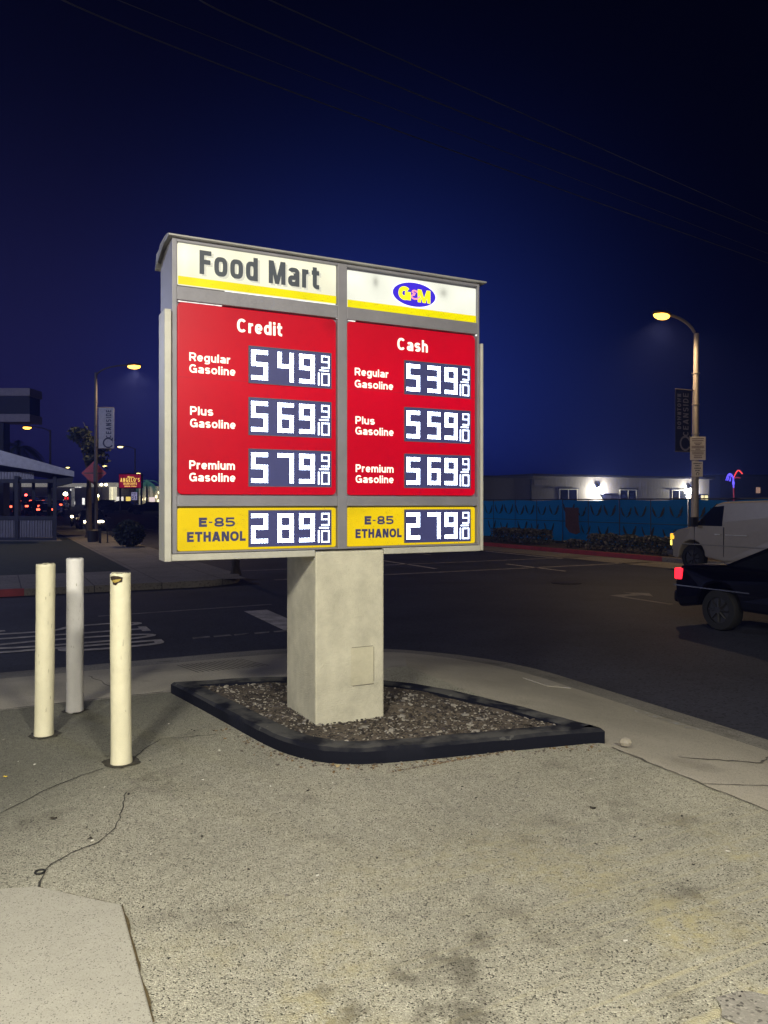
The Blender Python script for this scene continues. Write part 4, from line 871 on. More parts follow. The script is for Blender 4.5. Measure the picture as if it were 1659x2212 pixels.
def banner(parent, x0, x1, z0, z1, m, ink, y=0.0, words=('OCEANSIDE',), dim=False):
    b = MB(); b.box(x0, x1, y - .008, y + .008, z0, z1); bn = b.build('banner', m, parent)
    b = MB(); b.tube([(min(x0, 0), y, z1 + .015), (max(x1, 0), y, z1 + .015)], .018, 6); b.tube([(min(x0, 0), y, z0 - .015), (max(x1, 0), y, z0 - .015)], .018, 6); b.build('banner_rod', GALD, parent)
    for side in (-1, 1):
        H_ = z1 - z0; W_ = x1 - x0; b = MB(); main = words[-1]
        stroke_text(main[1:], .25 * H_, .95 * H_, 0.0, W_ * .34, W_ * .055, mb=b, gap=.22)
        if len(words) > 1: stroke_text(words[0], .36 * H_, .93 * H_, W_ * .46, W_ * .24, W_ * .05, mb=b, gap=.2)
        c = MB(); q = W_ * .30; cc = (.13 * H_, W_ * .20); th = W_ * .045     # the round wave emblem that stands for the O
        for k in range(22):
            a0, a1 = R(-60 + 300 * k / 22), R(-60 + 300 * (k + 1) / 22)
            c.add([(cc[0] + (q + s_ * th) * math.cos(a), -.0016, cc[1] + (q + s_ * th) * math.sin(a)) for a, s_ in ((a0, -1), (a0, 1), (a1, 1), (a1, -1))], [(0, 1, 2, 3)])
        c.add([(cc[0] - q * .1, -.0018, cc[1] - q * .95), (cc[0] + q * 1.2, -.0018, cc[1] - q * .75), (cc[0] + q * 1.1, -.0018, cc[1] - q * 1.05)], [(0, 1, 2)])
        b.add(c.v, c.f)
        # reading upwards: text x runs along +z
        if side < 0: b.v = [(x0 + .82 * W_ - zz * 1.0, y - .0085 + yy, z0 + xx) for xx, yy, zz in b.v]
        else: b.v = [(x1 - .82 * W_ + zz, y + .0085 - yy, z0 + xx) for xx, yy, zz in b.v]
        b.build('lettering', ink, bn)
banner(rl, .16, .92, 3.65, 5.75, mat('dark_banner', (0.010, 0.012, 0.03), 0.8), mat('banner_ink', (0.30, 0.27, 0.30), 0.8), words=('DOWNTOWN', 'OCEANSIDE'))
# two signs strapped to the pole, facing the station
sg = thing('parking_sign', 'upper white street sign with small brown print on the lamp pole beside the van', 'street sign', PR + Vector((.05, -.17, 3.0 + .35)), R(-4))
b = MB(); b.box(-.26, .26, -.006, .006, 0, .80); b.build('sign_plate', SIGNW, sg, bevel=.003)
b = MB()
for i, (wd, z) in enumerate(((.20, .735), (.19, .665), (.13, .585), (.08, .535), (.21, .475), (.21, .425), (.08, .375))): b.box(-wd, wd, -.0085, -.0065, z - .012, z + .012)
b.box(-.24, .24, -.0085, -.0065, .318, .332)
for wd, z in ((.19, .275), (.19, .215), (.13, .145), (.14, .085)): b.box(-wd, wd, -.0085, -.0065, z - .012, z + .012)
b.build('lettering', mat('faded_print', (0.16, 0.10, 0.10), 0.7, var=0.4, scale=30), sg)
sg = thing('safety_sign', 'lower white street sign with four bold black lines above a round emblem', 'street sign', PR + Vector((.04, -.17, 3.0 - .22)), R(-4))
b = MB(); b.box(-.175, .175, -.006, .006, 0, .52); b.build('sign_plate', SIGNW, sg, bevel=.003)
b = MB()
for wrd, wd, z in (('COMMUNITY', .145, .435), ('SAFETY', .085, .355), ('CORRIDOR', .115, .270), ('IN USE', .075, .190)):
    text_mb(wrd, (-wd, wd, z, z + .042), bold=.003, depth=.001, mb=b)
b.v = [(x, y - .0068, z) for x, y, z in b.v]
n0 = len(b.v)
for k in range(16):
    a0, a1 = R(-60 + 300 * k / 16), R(-60 + 300 * (k + 1) / 16); b.add([(.0 + rr * math.cos(a), -.0078, .095 + rr * math.sin(a)) for a, rr in ((a0, .038), (a0, .058), (a1, .058), (a1, .038))], [(0, 1, 2, 3)])
b.build('lettering', SIGNK, sg)

street_lamp('street lamp on the kerb of the side street, outside the picture', pq(-12, 34, -.4), 8.2, 1.9, .7, R(-40), energy=4200, lcol=(.62, .68, 1.0))
street_lamp('street lamp on the near kerb of the main street, outside the picture', pq(5.2, -6, -.3), 8.4, 1.9, .7, A, energy=330, lcol=(1.0, .86, .62))
# ------------------------------------------------------------------ screened fence, hedges and buildings across the street
BLUE = bpy.data.materials.new('blue_screen'); BLUE.use_nodes = True; bn_ = BLUE.node_tree; p_ = bn_.nodes['Principled BSDF']
p_.inputs['Base Color'].default_value = (0.004, 0.17, 0.58, 1); p_.inputs['Roughness'].default_value = .7
tr = N(bn_, 'ShaderNodeBsdfTranslucent'); tr.inputs['Color'].default_value = (0.006, 0.28, 0.98, 1); ms = N(bn_, 'ShaderNodeMixShader'); ms.inputs[0].default_value = .72
bn_.links.new(p_.outputs[0], ms.inputs[1]); bn_.links.new(tr.outputs[0], ms.inputs[2]); bn_.links.new(ms.outputs[0], bn_.nodes['Material Output'].inputs['Surface'])
SLIT = mat('screen_slit', (0.012, 0.015, 0.02), 0.9); FPOST = mat('fence_post', (0.03, 0.035, 0.05), 0.6, 0.3)
FZ = block_z(30); fence = thing('screened_fence', 'blue screened construction fence with rows of crescent shaped wind flaps', 'fence', pq(23.5, 10, FZ), A + R(90))
PW = 3.66; FH = 2.03; rnd = random.Random(4)
for k in range(11):
    x0 = k * PW; b = MB(); nx, nz = 16, 6
    for j in range(nz + 1):
        for i in range(nx + 1):
            u_, v_ = i / nx, j / nz; sag = .03 * math.sin(u_ * math.pi) ** 2 * (v_ > .9) * (1 + rnd.random())
            b.v.append((x0 + .03 + u_ * (PW - .06), .02 + .03 * math.sin(u_ * 9 + k) * math.sin(v_ * 3.1), .10 + v_ * (FH - .12) - sag))
    for j in range(nz):
        for i in range(nx): q = j * (nx + 1) + i; b.f.append((q, q + 1, q + nx + 2, q + nx + 1)); b.m.append(0)
    fl = [(.55 + .0, 1.50), (1.45, 1.48), (2.40, 1.50), (3.2, 1.47)] if k % 2 else [(.5, 1.49), (1.35, 1.5), (2.3, 1.47), (3.15, 1.5)]
    if 2 <= k <= 6: fl += [(.9, .62), (2.0, .66), (3.0, .62)][: 2 + k % 2]
    for fx, fz in fl:
        s = rnd.uniform(.85, 1.15); wI = .33 * s; hI = .46 * s
        for side in (-1, 1):           # a cut flap hangs open: two curved slits with the cloth between
            pts = []
            for m_ in range(7):
                t_ = m_ / 6; pts.append((side * wI * (t_ ** .55), hI * t_ ** 1.4, .085 * s * math.sin(math.pi * min(1, t_ * .8 + .1)) * rnd.uniform(.7, 1.4)))
            vs = []
            for px_, pz_, th_ in pts: vs += [(x0 + fx + px_ - th_ * .7, .075, fz - .2 + pz_), (x0 + fx + px_ + th_ * .7, .075, fz - .2 + pz_ + th_ * .4)]
            b.add(vs, [(2 * m_, 2 * m_ + 1, 2 * m_ + 3, 2 * m_ + 2) for m_ in range(6)], 1)
    b.build('screen_panel', [BLUE, SLIT], fence)
    b = MB(); 
    for xx in (x0 + .02, x0 + PW - .02): b.tube([(xx, -.02, 0), (xx, -.02, FH + .02)], .024, 6)
    b.tube([(x0 + PW / 2, .085, .05), (x0 + PW / 2, .085, FH)], .016, 6)
    b.tube([(x0, .085, 1.03), (x0 + PW, .085, 1.03)], .013, 6); b.tube([(x0, .0, FH), (x0 + PW, .0, FH)], .03, 6); b.tube([(x0, .0, .07), (x0 + PW, .0, .07)], .022, 6)
    b.build('panel_frame', FPOST, fence)
    b = MB(); b.box(x0 - .1, x0 + .1, -.35, .35, 0, .05); b.build('foot', FPOST, fence)
hedge('clipped_hedge', 'longer clipped hedge behind the red kerb, ending beside the van', 20.95, 21.9, 19.2, 23.8, .62, 5200, 3, group='hedges behind the red kerb')
hedge('clipped_hedge', 'shorter dark clipped hedge behind the red kerb, nearer the price sign', 21.0, 22.1, 27.2, 30.6, .66, 3600, 5, group='hedges behind the red kerb')
hedge('low_shrub', 'small low shrub in the gap between the two clipped hedges', 21.1, 21.7, 24.6, 25.4, .34, 420, 8, cat='shrub')
b = MB(); b.prism([(0, .1), (.06, .55), (.0, 1.2), (.9, 1.22), (.95, .35), (.7, .08), (.25, 0)], 'y', -.012, .012)
o = b.build('plywood_sheet', mat('brown_board', (0.07, 0.032, 0.03), 0.8, var=0.3)); o.location = pq(23.32, 26.9, FZ + .45); o.rotation_euler = (R(-4), 0, A + R(90)); tag(o, 'torn brown board hanging on the blue fence screen', 'board')

SID = bpy.data.materials.new('siding'); SID.use_nodes = True; sn = SID.node_tree; ps = sn.nodes['Principled BSDF']; ps.inputs['Base Color'].default_value = (0.22, 0.21, 0.225, 1); ps.inputs['Roughness'].default_value = .7
tcs = N(sn, 'ShaderNodeTexCoord'); sxs = N(sn, 'ShaderNodeSeparateXYZ'); sn.links.new(tcs.outputs['Object'], sxs.inputs[0])
gr = mth(sn, 'LESS_THAN', mth(sn, 'FRACT', mth(sn, 'DIVIDE', sxs.outputs['X'], .3)), .09); bps = N(sn, 'ShaderNodeBump'); bps.inputs['Strength'].default_value = 1; bps.inputs['Distance'].default_value = .03; bps.invert = True
sn.links.new(gr, bps.inputs['Height']); sn.links.new(bps.outputs[0], ps.inputs['Normal'])
BW = 21.6; bz = block_z(42) - .02
hut = thing('site_building', 'long low grey building with vertical siding behind the blue fence', 'building', pq(27.9, 42.2, bz), A)
b = MB(); b.box(0, 4.4, 0.04, 9, 0, 3.55); b.box(4.42, BW, 0, 9, 0, 3.70); b.build('wall', SID, hut)
b = MB(); b.box(-.25, 4.4, -.2, 9.2, 3.56, 3.68); b.box(4.35, BW + .3, -.30, 9.2, 3.705, 3.86); b.build('roof', mat('hut_roof', (0.10, 0.10, 0.13), 0.6), hut)
b = MB(); b.box(4.34, 4.46, -.035, .02, 0, 3.5); b.build('downpipe', FPOST, hut)
def face_s(x):   # distance along the face of the site building seen in direction x
    t_ = (x - 829.5) / F; o_ = pq(27.9, 42.2); return (t_ * o_.y - o_.x) / (math.cos(A) - t_ * math.sin(A))
WFR = mat('white_window_frame', (0.6, 0.6, 0.62), 0.5); LITW = mat('lit_window', (.5, .5, .3), 0.5, emit=(1.0, .86, .42), es=1.3, var=.25, scale=1.2)
for i, (xa, xb) in enumerate(((1209, 1246), (1339, 1374), (1452, 1482), (1551, 1571))):
    sa, sb = face_s(xa), face_s(xb); lit = i == 3
    if lit: sb = min(sb, BW - .15); sa = min(sa, sb - .9)
    z0, z1 = (1.75, 2.80) if not lit else (1.92, 2.46); b = MB(); b.box(sa, sb, -.012, .02, z0, z1)
    wn = b.build('window', LITW if lit else mat('dark_pane', (0.01, 0.011, 0.014), .1), hut)
    b = MB()
    for x0_, x1_, y0_, y1_ in ((sa - .05, sa + .02, z0, z1), (sb - .02, sb + .05, z0, z1), ((sa + sb) / 2 - .03, (sa + sb) / 2 + .03, z0, z1), (sa - .05, sb + .05, z0 - .06, z0), (sa - .05, sb + .05, z1, z1 + .05)): b.box(x0_, x1_, -.035, -.013, y0_, y1_)
    b.build('window_frame', WFR if not lit else FPOST, wn)
    if not lit: b = MB(); b.box(sa - .12, sb + .12, -.10, 0, z1 + .06, z1 + .12); b.build('window_hood', FPOST, wn)
WALLL = mat('wall_lamp_lit', (1, 1, .9), .3, emit=(1.0, .93, .66), es=55, var=.02)
for xa in (1291, 1489):
    sa = face_s(xa); b = MB(); b.box(sa - .16, sa + .16, -.20, 0, 2.96, 3.06); lm = b.build('wall_lamp', FPOST, hut)
    b = MB(); b.box(sa - .15, sa + .15, -.18, -.02, 2.76, 2.96); b.build('lamp_lens', WALLL, lm, bevel=.03)
    lamp('POINT', 'wall_lamp_light', (sa, -.32, 2.72), 700, (1, .93, .72), parent=hut, shadow_soft_size=.1)
    sb = sa + .75; b = MB(); b.box(sb - .5, sb + .5, -.025, .01, 0, 2.45); dr = b.build('door', mat('hut_door', (0.45, .44, .42), .6), hut)
    b = MB(); b.box(sb - .62, sb + .7, -.5, .0, 2.50, 2.56); b.build('door_hood', FPOST, hut)
b = MB(); b.box(4.7, 5.9, -.02, 0, 3.1, 3.45); b.build('sign_board', mat('pale_board', (.30, .28, .30), .7), hut)
dk = thing('dark_building', 'dark flat roofed building at the right edge beyond the lit huts', 'building', at(1556, 1085, 66) + Vector((0, 0, -1.7)), A * .5)
b = MB(); b.box(0, 16, 0, 10, -.5, 3.9); b.build('wall', mat('dark_wall', (0.05, .05, .06), .8), dk); b = MB(); b.box(-.2, 16.2, -.2, 10.2, 3.9, 4.1); b.build('roof', mat('dark_roof', (0.03, .03, .04), .8), dk)
b = MB(); b.box(3.55, 3.95, -.05, 0, 2.5, 3.0); b.build('notice', mat('lit_notice', (.4, .3, .25), .6, emit=(.55, .33, .24), es=.6), dk)
# palm shaped rope light
pl = thing('palm_light', 'palm tree shaped rope light glowing blue and red above the van', 'light decoration', at(1585, 1085, 62) + Vector((0, 0, -1.7)))
NB = mat('blue_rope_light', (.1, .1, .5), .4, emit=(.14, .10, 1.0), es=1.6); NR = mat('red_rope_light', (.5, .1, .1), .4, emit=(1, .06, .05), es=1.3); ND = mat('dim_red_trunk', (.3, .05, .05), .4, emit=(.35, .03, .06), es=.5)
b = MB(); b.tube([(-.05, 0, 0), (0, 0, 2.0), (-.02, 0, 3.2)], .06, 6); b.build('trunk', ND, pl)
b = MB(); b.tube([(-.02, 0, 3.2), (-.04, 0, 4.0)], .07, 6); b.ball((-.06, -.05, 3.6), .14, .14, .2, 8); b.build('trunk_light', NB, pl)
for a_, m_, l_ in ((195, NB, .8), (150, NB, .75), (225, NB, .6), (100, NB, .35), (30, NR, 1.0), (-20, ND, .7)):
    b = MB(); b.tube([(-.04 + l_ * k / 6 * math.cos(R(a_)) , .15 * math.sin(a_) * k / 6, 4.0 + l_ * .75 * math.sin(math.pi * min(.8, k / 6 * .85)) * (1 if m_ is not ND else .2) - .5 * (k / 6) ** 2 * (m_ is NB)) for k in range(7)], .06, 6); b.build('frond', m_, pl)
pl.scale = (.78, .78, .9)

# ------------------------------------------------------------------ far side of the side street, and down the main street
LP = at(207, 1085, 40); LP.z = block_z(40)
ll = street_lamp('street lamp with a pale vertical banner standing left of the price sign', LP, 8.65, 1.75, .65, R(4), r=.11, energy=1500, pole=GALD)
banner(ll, .14, .93, 4.72, 6.82, mat('pale_banner', (0.50, .50, .58), .8), mat('banner_dark_ink', (0.035, .04, .08), .8))
d_ = thing('diamond_sign', 'diamond warning sign seen from its back on the bannered lamp pole', 'road sign', at(203, 1022, 40.25), R(0))
b = MB(); b.prism([(0, -.62), (.66, 0), (0, .62), (-.66, 0)], 'y', 0, .012); b.build('sign_plate', mat('red_sign_back', (0.50, .10, .12), .7), d_); b = MB(); b.box(-.5, .5, -.02, -.002, -.03, .03); b.box(-.03, .03, -.02, -.002, -.5, .5); b.build('bracket', GALD, d_)
tree('street_tree', 'dark street tree with a straight trunk beside the bannered lamp', Vector((at(192, 1085, 41.5).x, 41.5, block_z(42))), 6.6, .17, 3.6, 1.0, 1100, .17, 11, 'street trees', leafm=[LEAFD, LEAFD])
tree('street_tree', 'street tree whose trunk shows under the left end of the price sign', Vector((at(509, 1085, 20.5).x, 20.5, -.35)), 6.2, .11, 3.2, 1.25, 1600, .16, 12, 'street trees')
b = MB(); rn2 = random.Random(21)
def bp(r):
    d = Vector((r.gauss(0, 1), r.gauss(0, 1), r.gauss(0, 1))).normalized() * r.random() ** .33
    return Vector((d.x * .66, d.y * .6, .56 + d.z * .56)) if r.random() < .75 else Vector((d.x * .40 - .05, d.y * .4, .8 + d.z * .35))
leaf_cloud(b, 2600, bp, .11, rn2, 2); o = b.build('round_shrub', [LEAFD, mat('bush_leaf', (0.03, .04, .045), .8)]); o.location = at(279, 1085, 33.0); o.location.z = block_z(33); tag(o, 'dark rounded shrub on the pavement left of the price sign', 'shrub')
t = thing('bike_rack', 'black inverted U bike rack between the round shrub and the litter bin', 'bike rack', Vector((at(224, 1085, 36).x, 36, block_z(36))), R(25))
b = MB(); b.tube([(-.16, -.3, 0), (-.16, -.3, .62)] + [(-.16 + .02 * k, -.3, .70 + .0 * k) for k in range(1)], .028, 8); b.tube([(-.19, .0, 0), (-.19, 0, .66), (-.16, 0, .82), (-.05, 0, .92), (.06, 0, .90), (.15, 0, .78), (.17, 0, .62), (.17, 0, 0)], .032, 8); b.build('hoop', BLKP, t, smooth=True); b = MB(); b.box(-.27, -.11, -.08, .08, 0, .015); b.box(.09, .25, -.08, .08, 0, .015); b.build('base_plate', BLKP, t)
t = thing('litter_bin', 'dark round litter bin in front of the bannered lamp pole', 'litter bin', Vector((at(201, 1085, 37).x, 37, block_z(37))))
b = MB(); b.tube([(0, 0, 0), (0, 0, .04), (0, 0, .5)], [.24, .25, .27], 16); b.build('body', BLKP, t); b = MB(); b.tube([(0, 0, .5), (0, 0, .53), (0, 0, .60)], [.29, .29, .17], 16); b.build('lid', BLKP, t)

# roadside eatery with a covered patio at the far left
PB = mat('patio_dark', (0.022, .022, .03), .7); CORR = mat('corrugated_metal', (0.22, .21, .24), .45, .3); FASC = mat('patio_fascia', (0.40, .39, .43), .7)
Yp = 38.0; O_ = at(118, 1085, Yp); O_.z = block_z(38)
pt = thing('patio_building', 'roadside eatery patio with corrugated low wall and sloping pale roof edge', 'building', O_)
def corr(b, x0, x1, z0, z1, y, amp, per):
    n_ = int((x1 - x0) / per * 4); vs = []
    for i in range(n_ + 1):
        x = x0 + (x1 - x0) * i / n_; yy = y + amp * (1, 1, -1, -1)[i % 4]; vs += [(x, yy, z0), (x, yy, z1)]
    b.add(vs, [(2 * i, 2 * i + 1, 2 * i + 3, 2 * i + 2) for i in range(n_)])
K = Yp / F
b = MB(); corr(b, -3.2, -.12, .16, 1.02, 0, .02, .13); b.build('corrugated_wall', CORR, pt)
b = MB(); b.box(-3.3, .1, -.06, .10, 1.03, 1.22); b.box(-3.3, .1, -.05, .08, .02, .14); b.build('wall_rail', PB, pt)
for x in (0, -.86, -1.9, -3.1):
    for y in ((0, 4.2) if x in (0, -1.9) else (4.2,)): b = MB(); b.box(x - .09, x + .09, y - .09, y + .09, 0, 3.2); b.build('post', PB, pt)
b = MB(); corr(b, -3.2, -1.02, 3.05, 3.40, .1, .02, .15); b.build('clerestory', CORR, pt)
b = MB(); b.box(-3.4, .1, 0, .16, 2.86, 3.04); b.build('beam', PB, pt)
zz = lambda y: EYE + (HZ - y) * K - O_.z
b = MB(); prf = [(-118 * K - 1.6, zz(960)), (-118 * K, zz(975)), (.88, zz(1019.5)), (.88, zz(1031)), (-118 * K, zz(1006)), (-118 * K - 1.6, zz(995))]
b.prism(prf, 'y', -.9, -.72); b.build('fascia', FASC, pt)
b = MB(); b.prism([(x, z - .03) for x, z in prf], 'y', -.71, 5.2); b.prism([(.05, zz(1035)), (.86, zz(1032)), (.80, zz(1045)), (.05, zz(1051))], 'y', -.7, 5.0); b.build('roof', PB, pt)
b = MB(); b.box(-4.5, .35, -.35, 4.6, -.12, .02); b.build('footing', FARC, pt)
b = MB(); b.box(-9, -3.3, -.6, 6, 0, 3.1); b.build('kitchen_wall', PB, pt)
for ch in [o for o in bpy.data.objects if o.parent == pt]: ch.data.transform(Matrix(((1, -.5, 0, 0), (0, 1, 0, 0), (0, 0, 1, 0), (0, 0, 0, 1))))
# tiered pylon sign above it
py = thing('pylon_sign', 'tall dark pylon with two pale horizontal bands above the patio roof', 'pylon', Vector((at(20, 1085, 46).x, 46, block_z(45))))
k2 = 46 / F; zy = lambda y: EYE + (HZ - y) * k2 - py.location.z
b = MB(); b.box(-2.2, 1.12, .2, 1.6, zy(909) , zy(840)); b.build('cabinet', mat('pylon_dark', (.03, .03, .045), .8), py)
for ya, yb in ((855, 838), (911, 894)): b = MB(); b.box(-2.3, 1.22, .02, 1.7, zy(ya), zy(yb)); b.build('band', mat('pylon_band', (.27, .24, .28), .7), py, bevel=.02)
b = MB(); b.box(-1.9, -.6, .5, 1.3, 0, zy(909)); b.build('post', PB, py)
# palms
def palm(label, loc, h, seed, n=12, fl=1.7, m=None):
    rnd = random.Random(seed); t = thing('palm_tree', label, 'palm', loc, 0, 'palms along the street'); b = MB(); b.tube([(0, 0, 0), (.1, 0, h * .5), (.05, 0, h)], [.2, .15, .13], 8); b.build('trunk', BARK, t, smooth=True); b = MB()
    for k in range(n):
        a = k * 2.4; up = rnd.uniform(-.1, .9); pts = []
        for i in range(7): u_ = i / 6; pts.append(Vector((.05 + fl * u_ * math.cos(a), fl * u_ * math.sin(a), h + fl * (up * u_ - .95 * u_ * u_))))
        sd = Vector((-math.sin(a), math.cos(a), 0))
        for i in range(6):
            for s in (-1, 1):
                for j in range(3):
                    o_ = pts[i].lerp(pts[i + 1], j / 3); L_ = .42 * math.sin(math.pi * (.15 + .8 * (i + j / 3) / 6)); tip = o_ + sd * s * L_ + (pts[i + 1] - pts[i]) * .9 - Vector((0, 0, L_ * .45)); e = (pts[i + 1] - pts[i]) * .16
                    b.add([o_ - e, o_ + e, tip], [(0, 1, 2)])
    b.build('crown', m or LEAFM, t); return t
palm('palm with drooping fronds behind the patio roof, below the pale bands', Vector((at(38, 1085, 52).x, 52, 0)), 5.3, 3, 14, 1.9, mat('palm_leaf', (.07, .085, .08), .7))
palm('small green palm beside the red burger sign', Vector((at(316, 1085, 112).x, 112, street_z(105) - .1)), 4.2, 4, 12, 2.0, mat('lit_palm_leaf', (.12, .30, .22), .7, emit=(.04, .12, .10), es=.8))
# lamps further down the street
for (x, y, Y, az, lab, em) in ((57, 922, 60, 180, 'street lamp glowing beyond the pale banded pylon', SODIUM), (259, 964, 92, 180, 'street lamp carrying a speed limit sign, above the red burger sign', WLAMP), (227, 1006, 128, 0, 'far street lamp glowing right of the diamond sign', WLAMP), (147, 1009, 140, 0, 'faint small street lamp above the end of the patio roof', WLAMP), (300, 1022, 122, 0, 'short lamp just above the right end of the red burger sign', WLAMP)):
    P0 = at(x, y, Y); arm = {92: 1.55, 60: 1.6}.get(Y, 1.0); sgn = -1 if az == 180 else 1; base = Vector((P0.x - sgn * (arm + .26), Y, street_z(Y * .95) - .05)); h = P0.z - base.z + .25 - .5
    street_lamp(lab, base, h, arm, .5, R(az), em, r=.11, pole=GALV if Y == 92 else GALD)
    if Y == 92: spd = base.copy()
t = thing('speed_limit_sign', 'white speed limit 25 sign on the lamp pole beside the burger sign', 'road sign', spd + Vector((-.05, -.14, 0)))
k3 = 92 / F; zq = lambda y: EYE + (HZ - y) * k3 - spd.z
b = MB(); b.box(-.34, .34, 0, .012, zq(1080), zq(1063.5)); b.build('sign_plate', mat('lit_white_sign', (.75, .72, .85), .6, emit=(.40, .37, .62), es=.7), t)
b = MB(); z0 = zq(1080); text_mb('SPEED', (-.27, .27, z0 + .72, z0 + .84), .006, .002, b); text_mb('LIMIT', (-.21, .21, z0 + .54, z0 + .66), .006, .002, b); stroke_text('25', -.25, .25, z0 + .09, .36, .07, mb=b, gap=.3); b.build('lettering', SIGNK, t, loc=(0, -.003, 0))
b = MB(); b.box(-.45, .05, -.012, .012, zq(1049), zq(1022)); o = b.build('banner', mat('red_banner', (.18, .03, .07), .8)); o.location = spd + Vector((-.5, -.05, 0)); tag(o, 'dark red banner hanging on the lamp pole above the burger sign', 'banner')
# burger sign
k4 = 88 / F; C4 = at(281, 1039, 88); t = thing('burger_sign', 'red lit roadside sign reading ANGELO\'S BURGERS in yellow letters', 'shop sign', C4)
b = MB(); b.box(-25 * k4, 25 * k4, 0, .5, -16 * k4, 16 * k4); b.build('cabinet', mat('burger_frame', (.10, .05, .08), .6), t)
b = MB(); b.box(-23.5 * k4, 23 * k4, -.03, -.002, -14.5 * k4, 14 * k4); b.build('face', mat('burger_face', (.2, .01, .03), .5, emit=(.30, .005, .035), es=.8, var=.5, scale=.7), t)
BY = mat('burger_yellow', (.5, .4, .1), .5, emit=(1.0, .66, .13), es=1.25, var=.2, scale=1)
b = MB(); stroke_text("ANGELO'S", -21 * k4, 21 * k4, -2 * k4, 8.5 * k4, 1.5 * k4, mb=b, gap=.2); stroke_text('BURGERS', -14 * k4, 15 * k4, -8 * k4, 4.6 * k4, .8 * k4, mb=b, gap=.2); text_mb('DRIVE THRU', (-12 * k4, 14 * k4, -12.6 * k4, -10.2 * k4), .01, .002, b); b.add([(-6 * k4, -.002, 9 * k4), (-2 * k4, -.002, 11.5 * k4), (-2.5 * k4, -.002, 9.5 * k4), (9 * k4, -.002, 8.6 * k4), (10 * k4, -.002, 7.4 * k4), (-5 * k4, -.002, 7.4 * k4)], [(0, 1, 2, 3, 4, 5)])
b.build('lettering', BY, t, loc=(0, -.033, 0))
b = MB(); b.tube([(-23 * k4, .25, -16 * k4), (-23 * k4, .25, street_z(84) - C4.z)], .12, 8); b.tube([(23 * k4, .25, -16 * k4), (23 * k4, .25, street_z(84) - C4.z)], .12, 8); b.build('post', GALD, t)
# shop building behind
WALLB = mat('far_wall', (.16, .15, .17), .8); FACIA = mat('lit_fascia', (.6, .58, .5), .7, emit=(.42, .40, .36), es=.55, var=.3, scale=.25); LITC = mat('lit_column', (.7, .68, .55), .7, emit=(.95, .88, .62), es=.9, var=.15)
Ys = 128; ks = Ys / F; S0 = at(170, 1085, Ys); S0.z = street_z(120) - .1
sh = thing('shop_building', 'long far shop with pale lit roof edge and two white columns', 'shop', S0); zs = lambda y: EYE + (HZ - y) * ks - S0.z
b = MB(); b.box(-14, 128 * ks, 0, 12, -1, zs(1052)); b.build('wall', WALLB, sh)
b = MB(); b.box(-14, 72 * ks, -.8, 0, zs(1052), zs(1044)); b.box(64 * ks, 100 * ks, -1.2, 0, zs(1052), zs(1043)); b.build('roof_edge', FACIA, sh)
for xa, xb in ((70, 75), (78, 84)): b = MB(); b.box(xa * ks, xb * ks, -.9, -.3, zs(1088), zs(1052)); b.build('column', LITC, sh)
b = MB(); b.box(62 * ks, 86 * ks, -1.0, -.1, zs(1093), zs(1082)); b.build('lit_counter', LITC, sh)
WIN = mat('bright_shop_window', (.8, .8, .8), .4, emit=(1, .98, .92), es=1.6, var=.3, scale=.8)
for xa, xb, ya, yb in ((-64, -53, 1099, 1083), (-44, -38, 1099, 1082), (-14, -8, 1094, 1083), (8, 13, 1090, 1076), (-18, -10, 1060, 1056), (33, 40, 1052.5, 1049), (-8, 6, 1053, 1051)):
    b = MB(); b.box(xa * ks, xb * ks, -.05, -.005, zs(ya), zs(yb)); b.build('window', WIN, sh)
Yc = 118; kc = Yc / F; S1 = at(300, 1085, Yc); S1.z = street_z(110) - .1; zc = lambda y: EYE + (HZ - y) * kc - S1.z
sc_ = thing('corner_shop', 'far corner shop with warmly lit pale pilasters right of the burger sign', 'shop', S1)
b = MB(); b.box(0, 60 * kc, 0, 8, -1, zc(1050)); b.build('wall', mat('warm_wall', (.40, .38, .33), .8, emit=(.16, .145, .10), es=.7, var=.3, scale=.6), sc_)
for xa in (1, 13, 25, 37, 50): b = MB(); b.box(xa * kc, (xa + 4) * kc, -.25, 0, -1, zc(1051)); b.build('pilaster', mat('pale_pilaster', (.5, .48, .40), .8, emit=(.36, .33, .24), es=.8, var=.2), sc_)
for xa, ya in ((8, 1079), (17, 1078), (39, 1073), (44, 1082), (45, 1064)): b = MB(); b.ball((xa * kc, -.4, zc(ya)), .2, .2, .24, 8); b.build('globe_lamp', mat('globe_lit', (1, 1, .8), .4, emit=(1, .85, .5), es=3), sc_)
def board(name, label, x0, x1, y0, y1, Y, m, cat='shop sign'):
    P0 = at(x0, y1, Y); P1 = at(x1, y0, Y); b = MB(); b.box(0, P1.x - P0.x, 0, .12, 0, P1.z - P0.z); t = thing(name, label, cat, P0); b.build('panel', m, t)
    b = MB(); g_ = street_z(Y * .93) - .1 - P0.z; xm = (P1.x - P0.x) / 2; b.box(xm - .06, xm + .06, .13, .2, g_, .1); b.build('post', GALD, t); return t
WB = mat('white_lit_board', (.8, .8, .75), .5, emit=(1, .93, .84), es=1.15, var=.15); YB = mat('yellow_lit_board', (.8, .6, .1), .5, emit=(1, .72, .16), es=1.2, var=.15); PKB = mat('pink_lit_board', (.8, .6, .6), .5, emit=(1, .80, .78), es=1.1, var=.2)
board('lit_board', 'wide white lit board below the burger sign', 251, 266, 1073, 1082, 100, WB); board('lit_board', 'small yellow lit board below the burger sign, beside the white one', 272, 281.5, 1073, 1082, 100, YB); board('lit_board', 'pinkish lit board beside the left edge of the price sign', 322, 334, 1074, 1084, 100, PKB); board('lit_board', 'yellow lit board under a bright lamp right of the tree trunk', 204.5, 213, 1075, 1081, 108, YB)
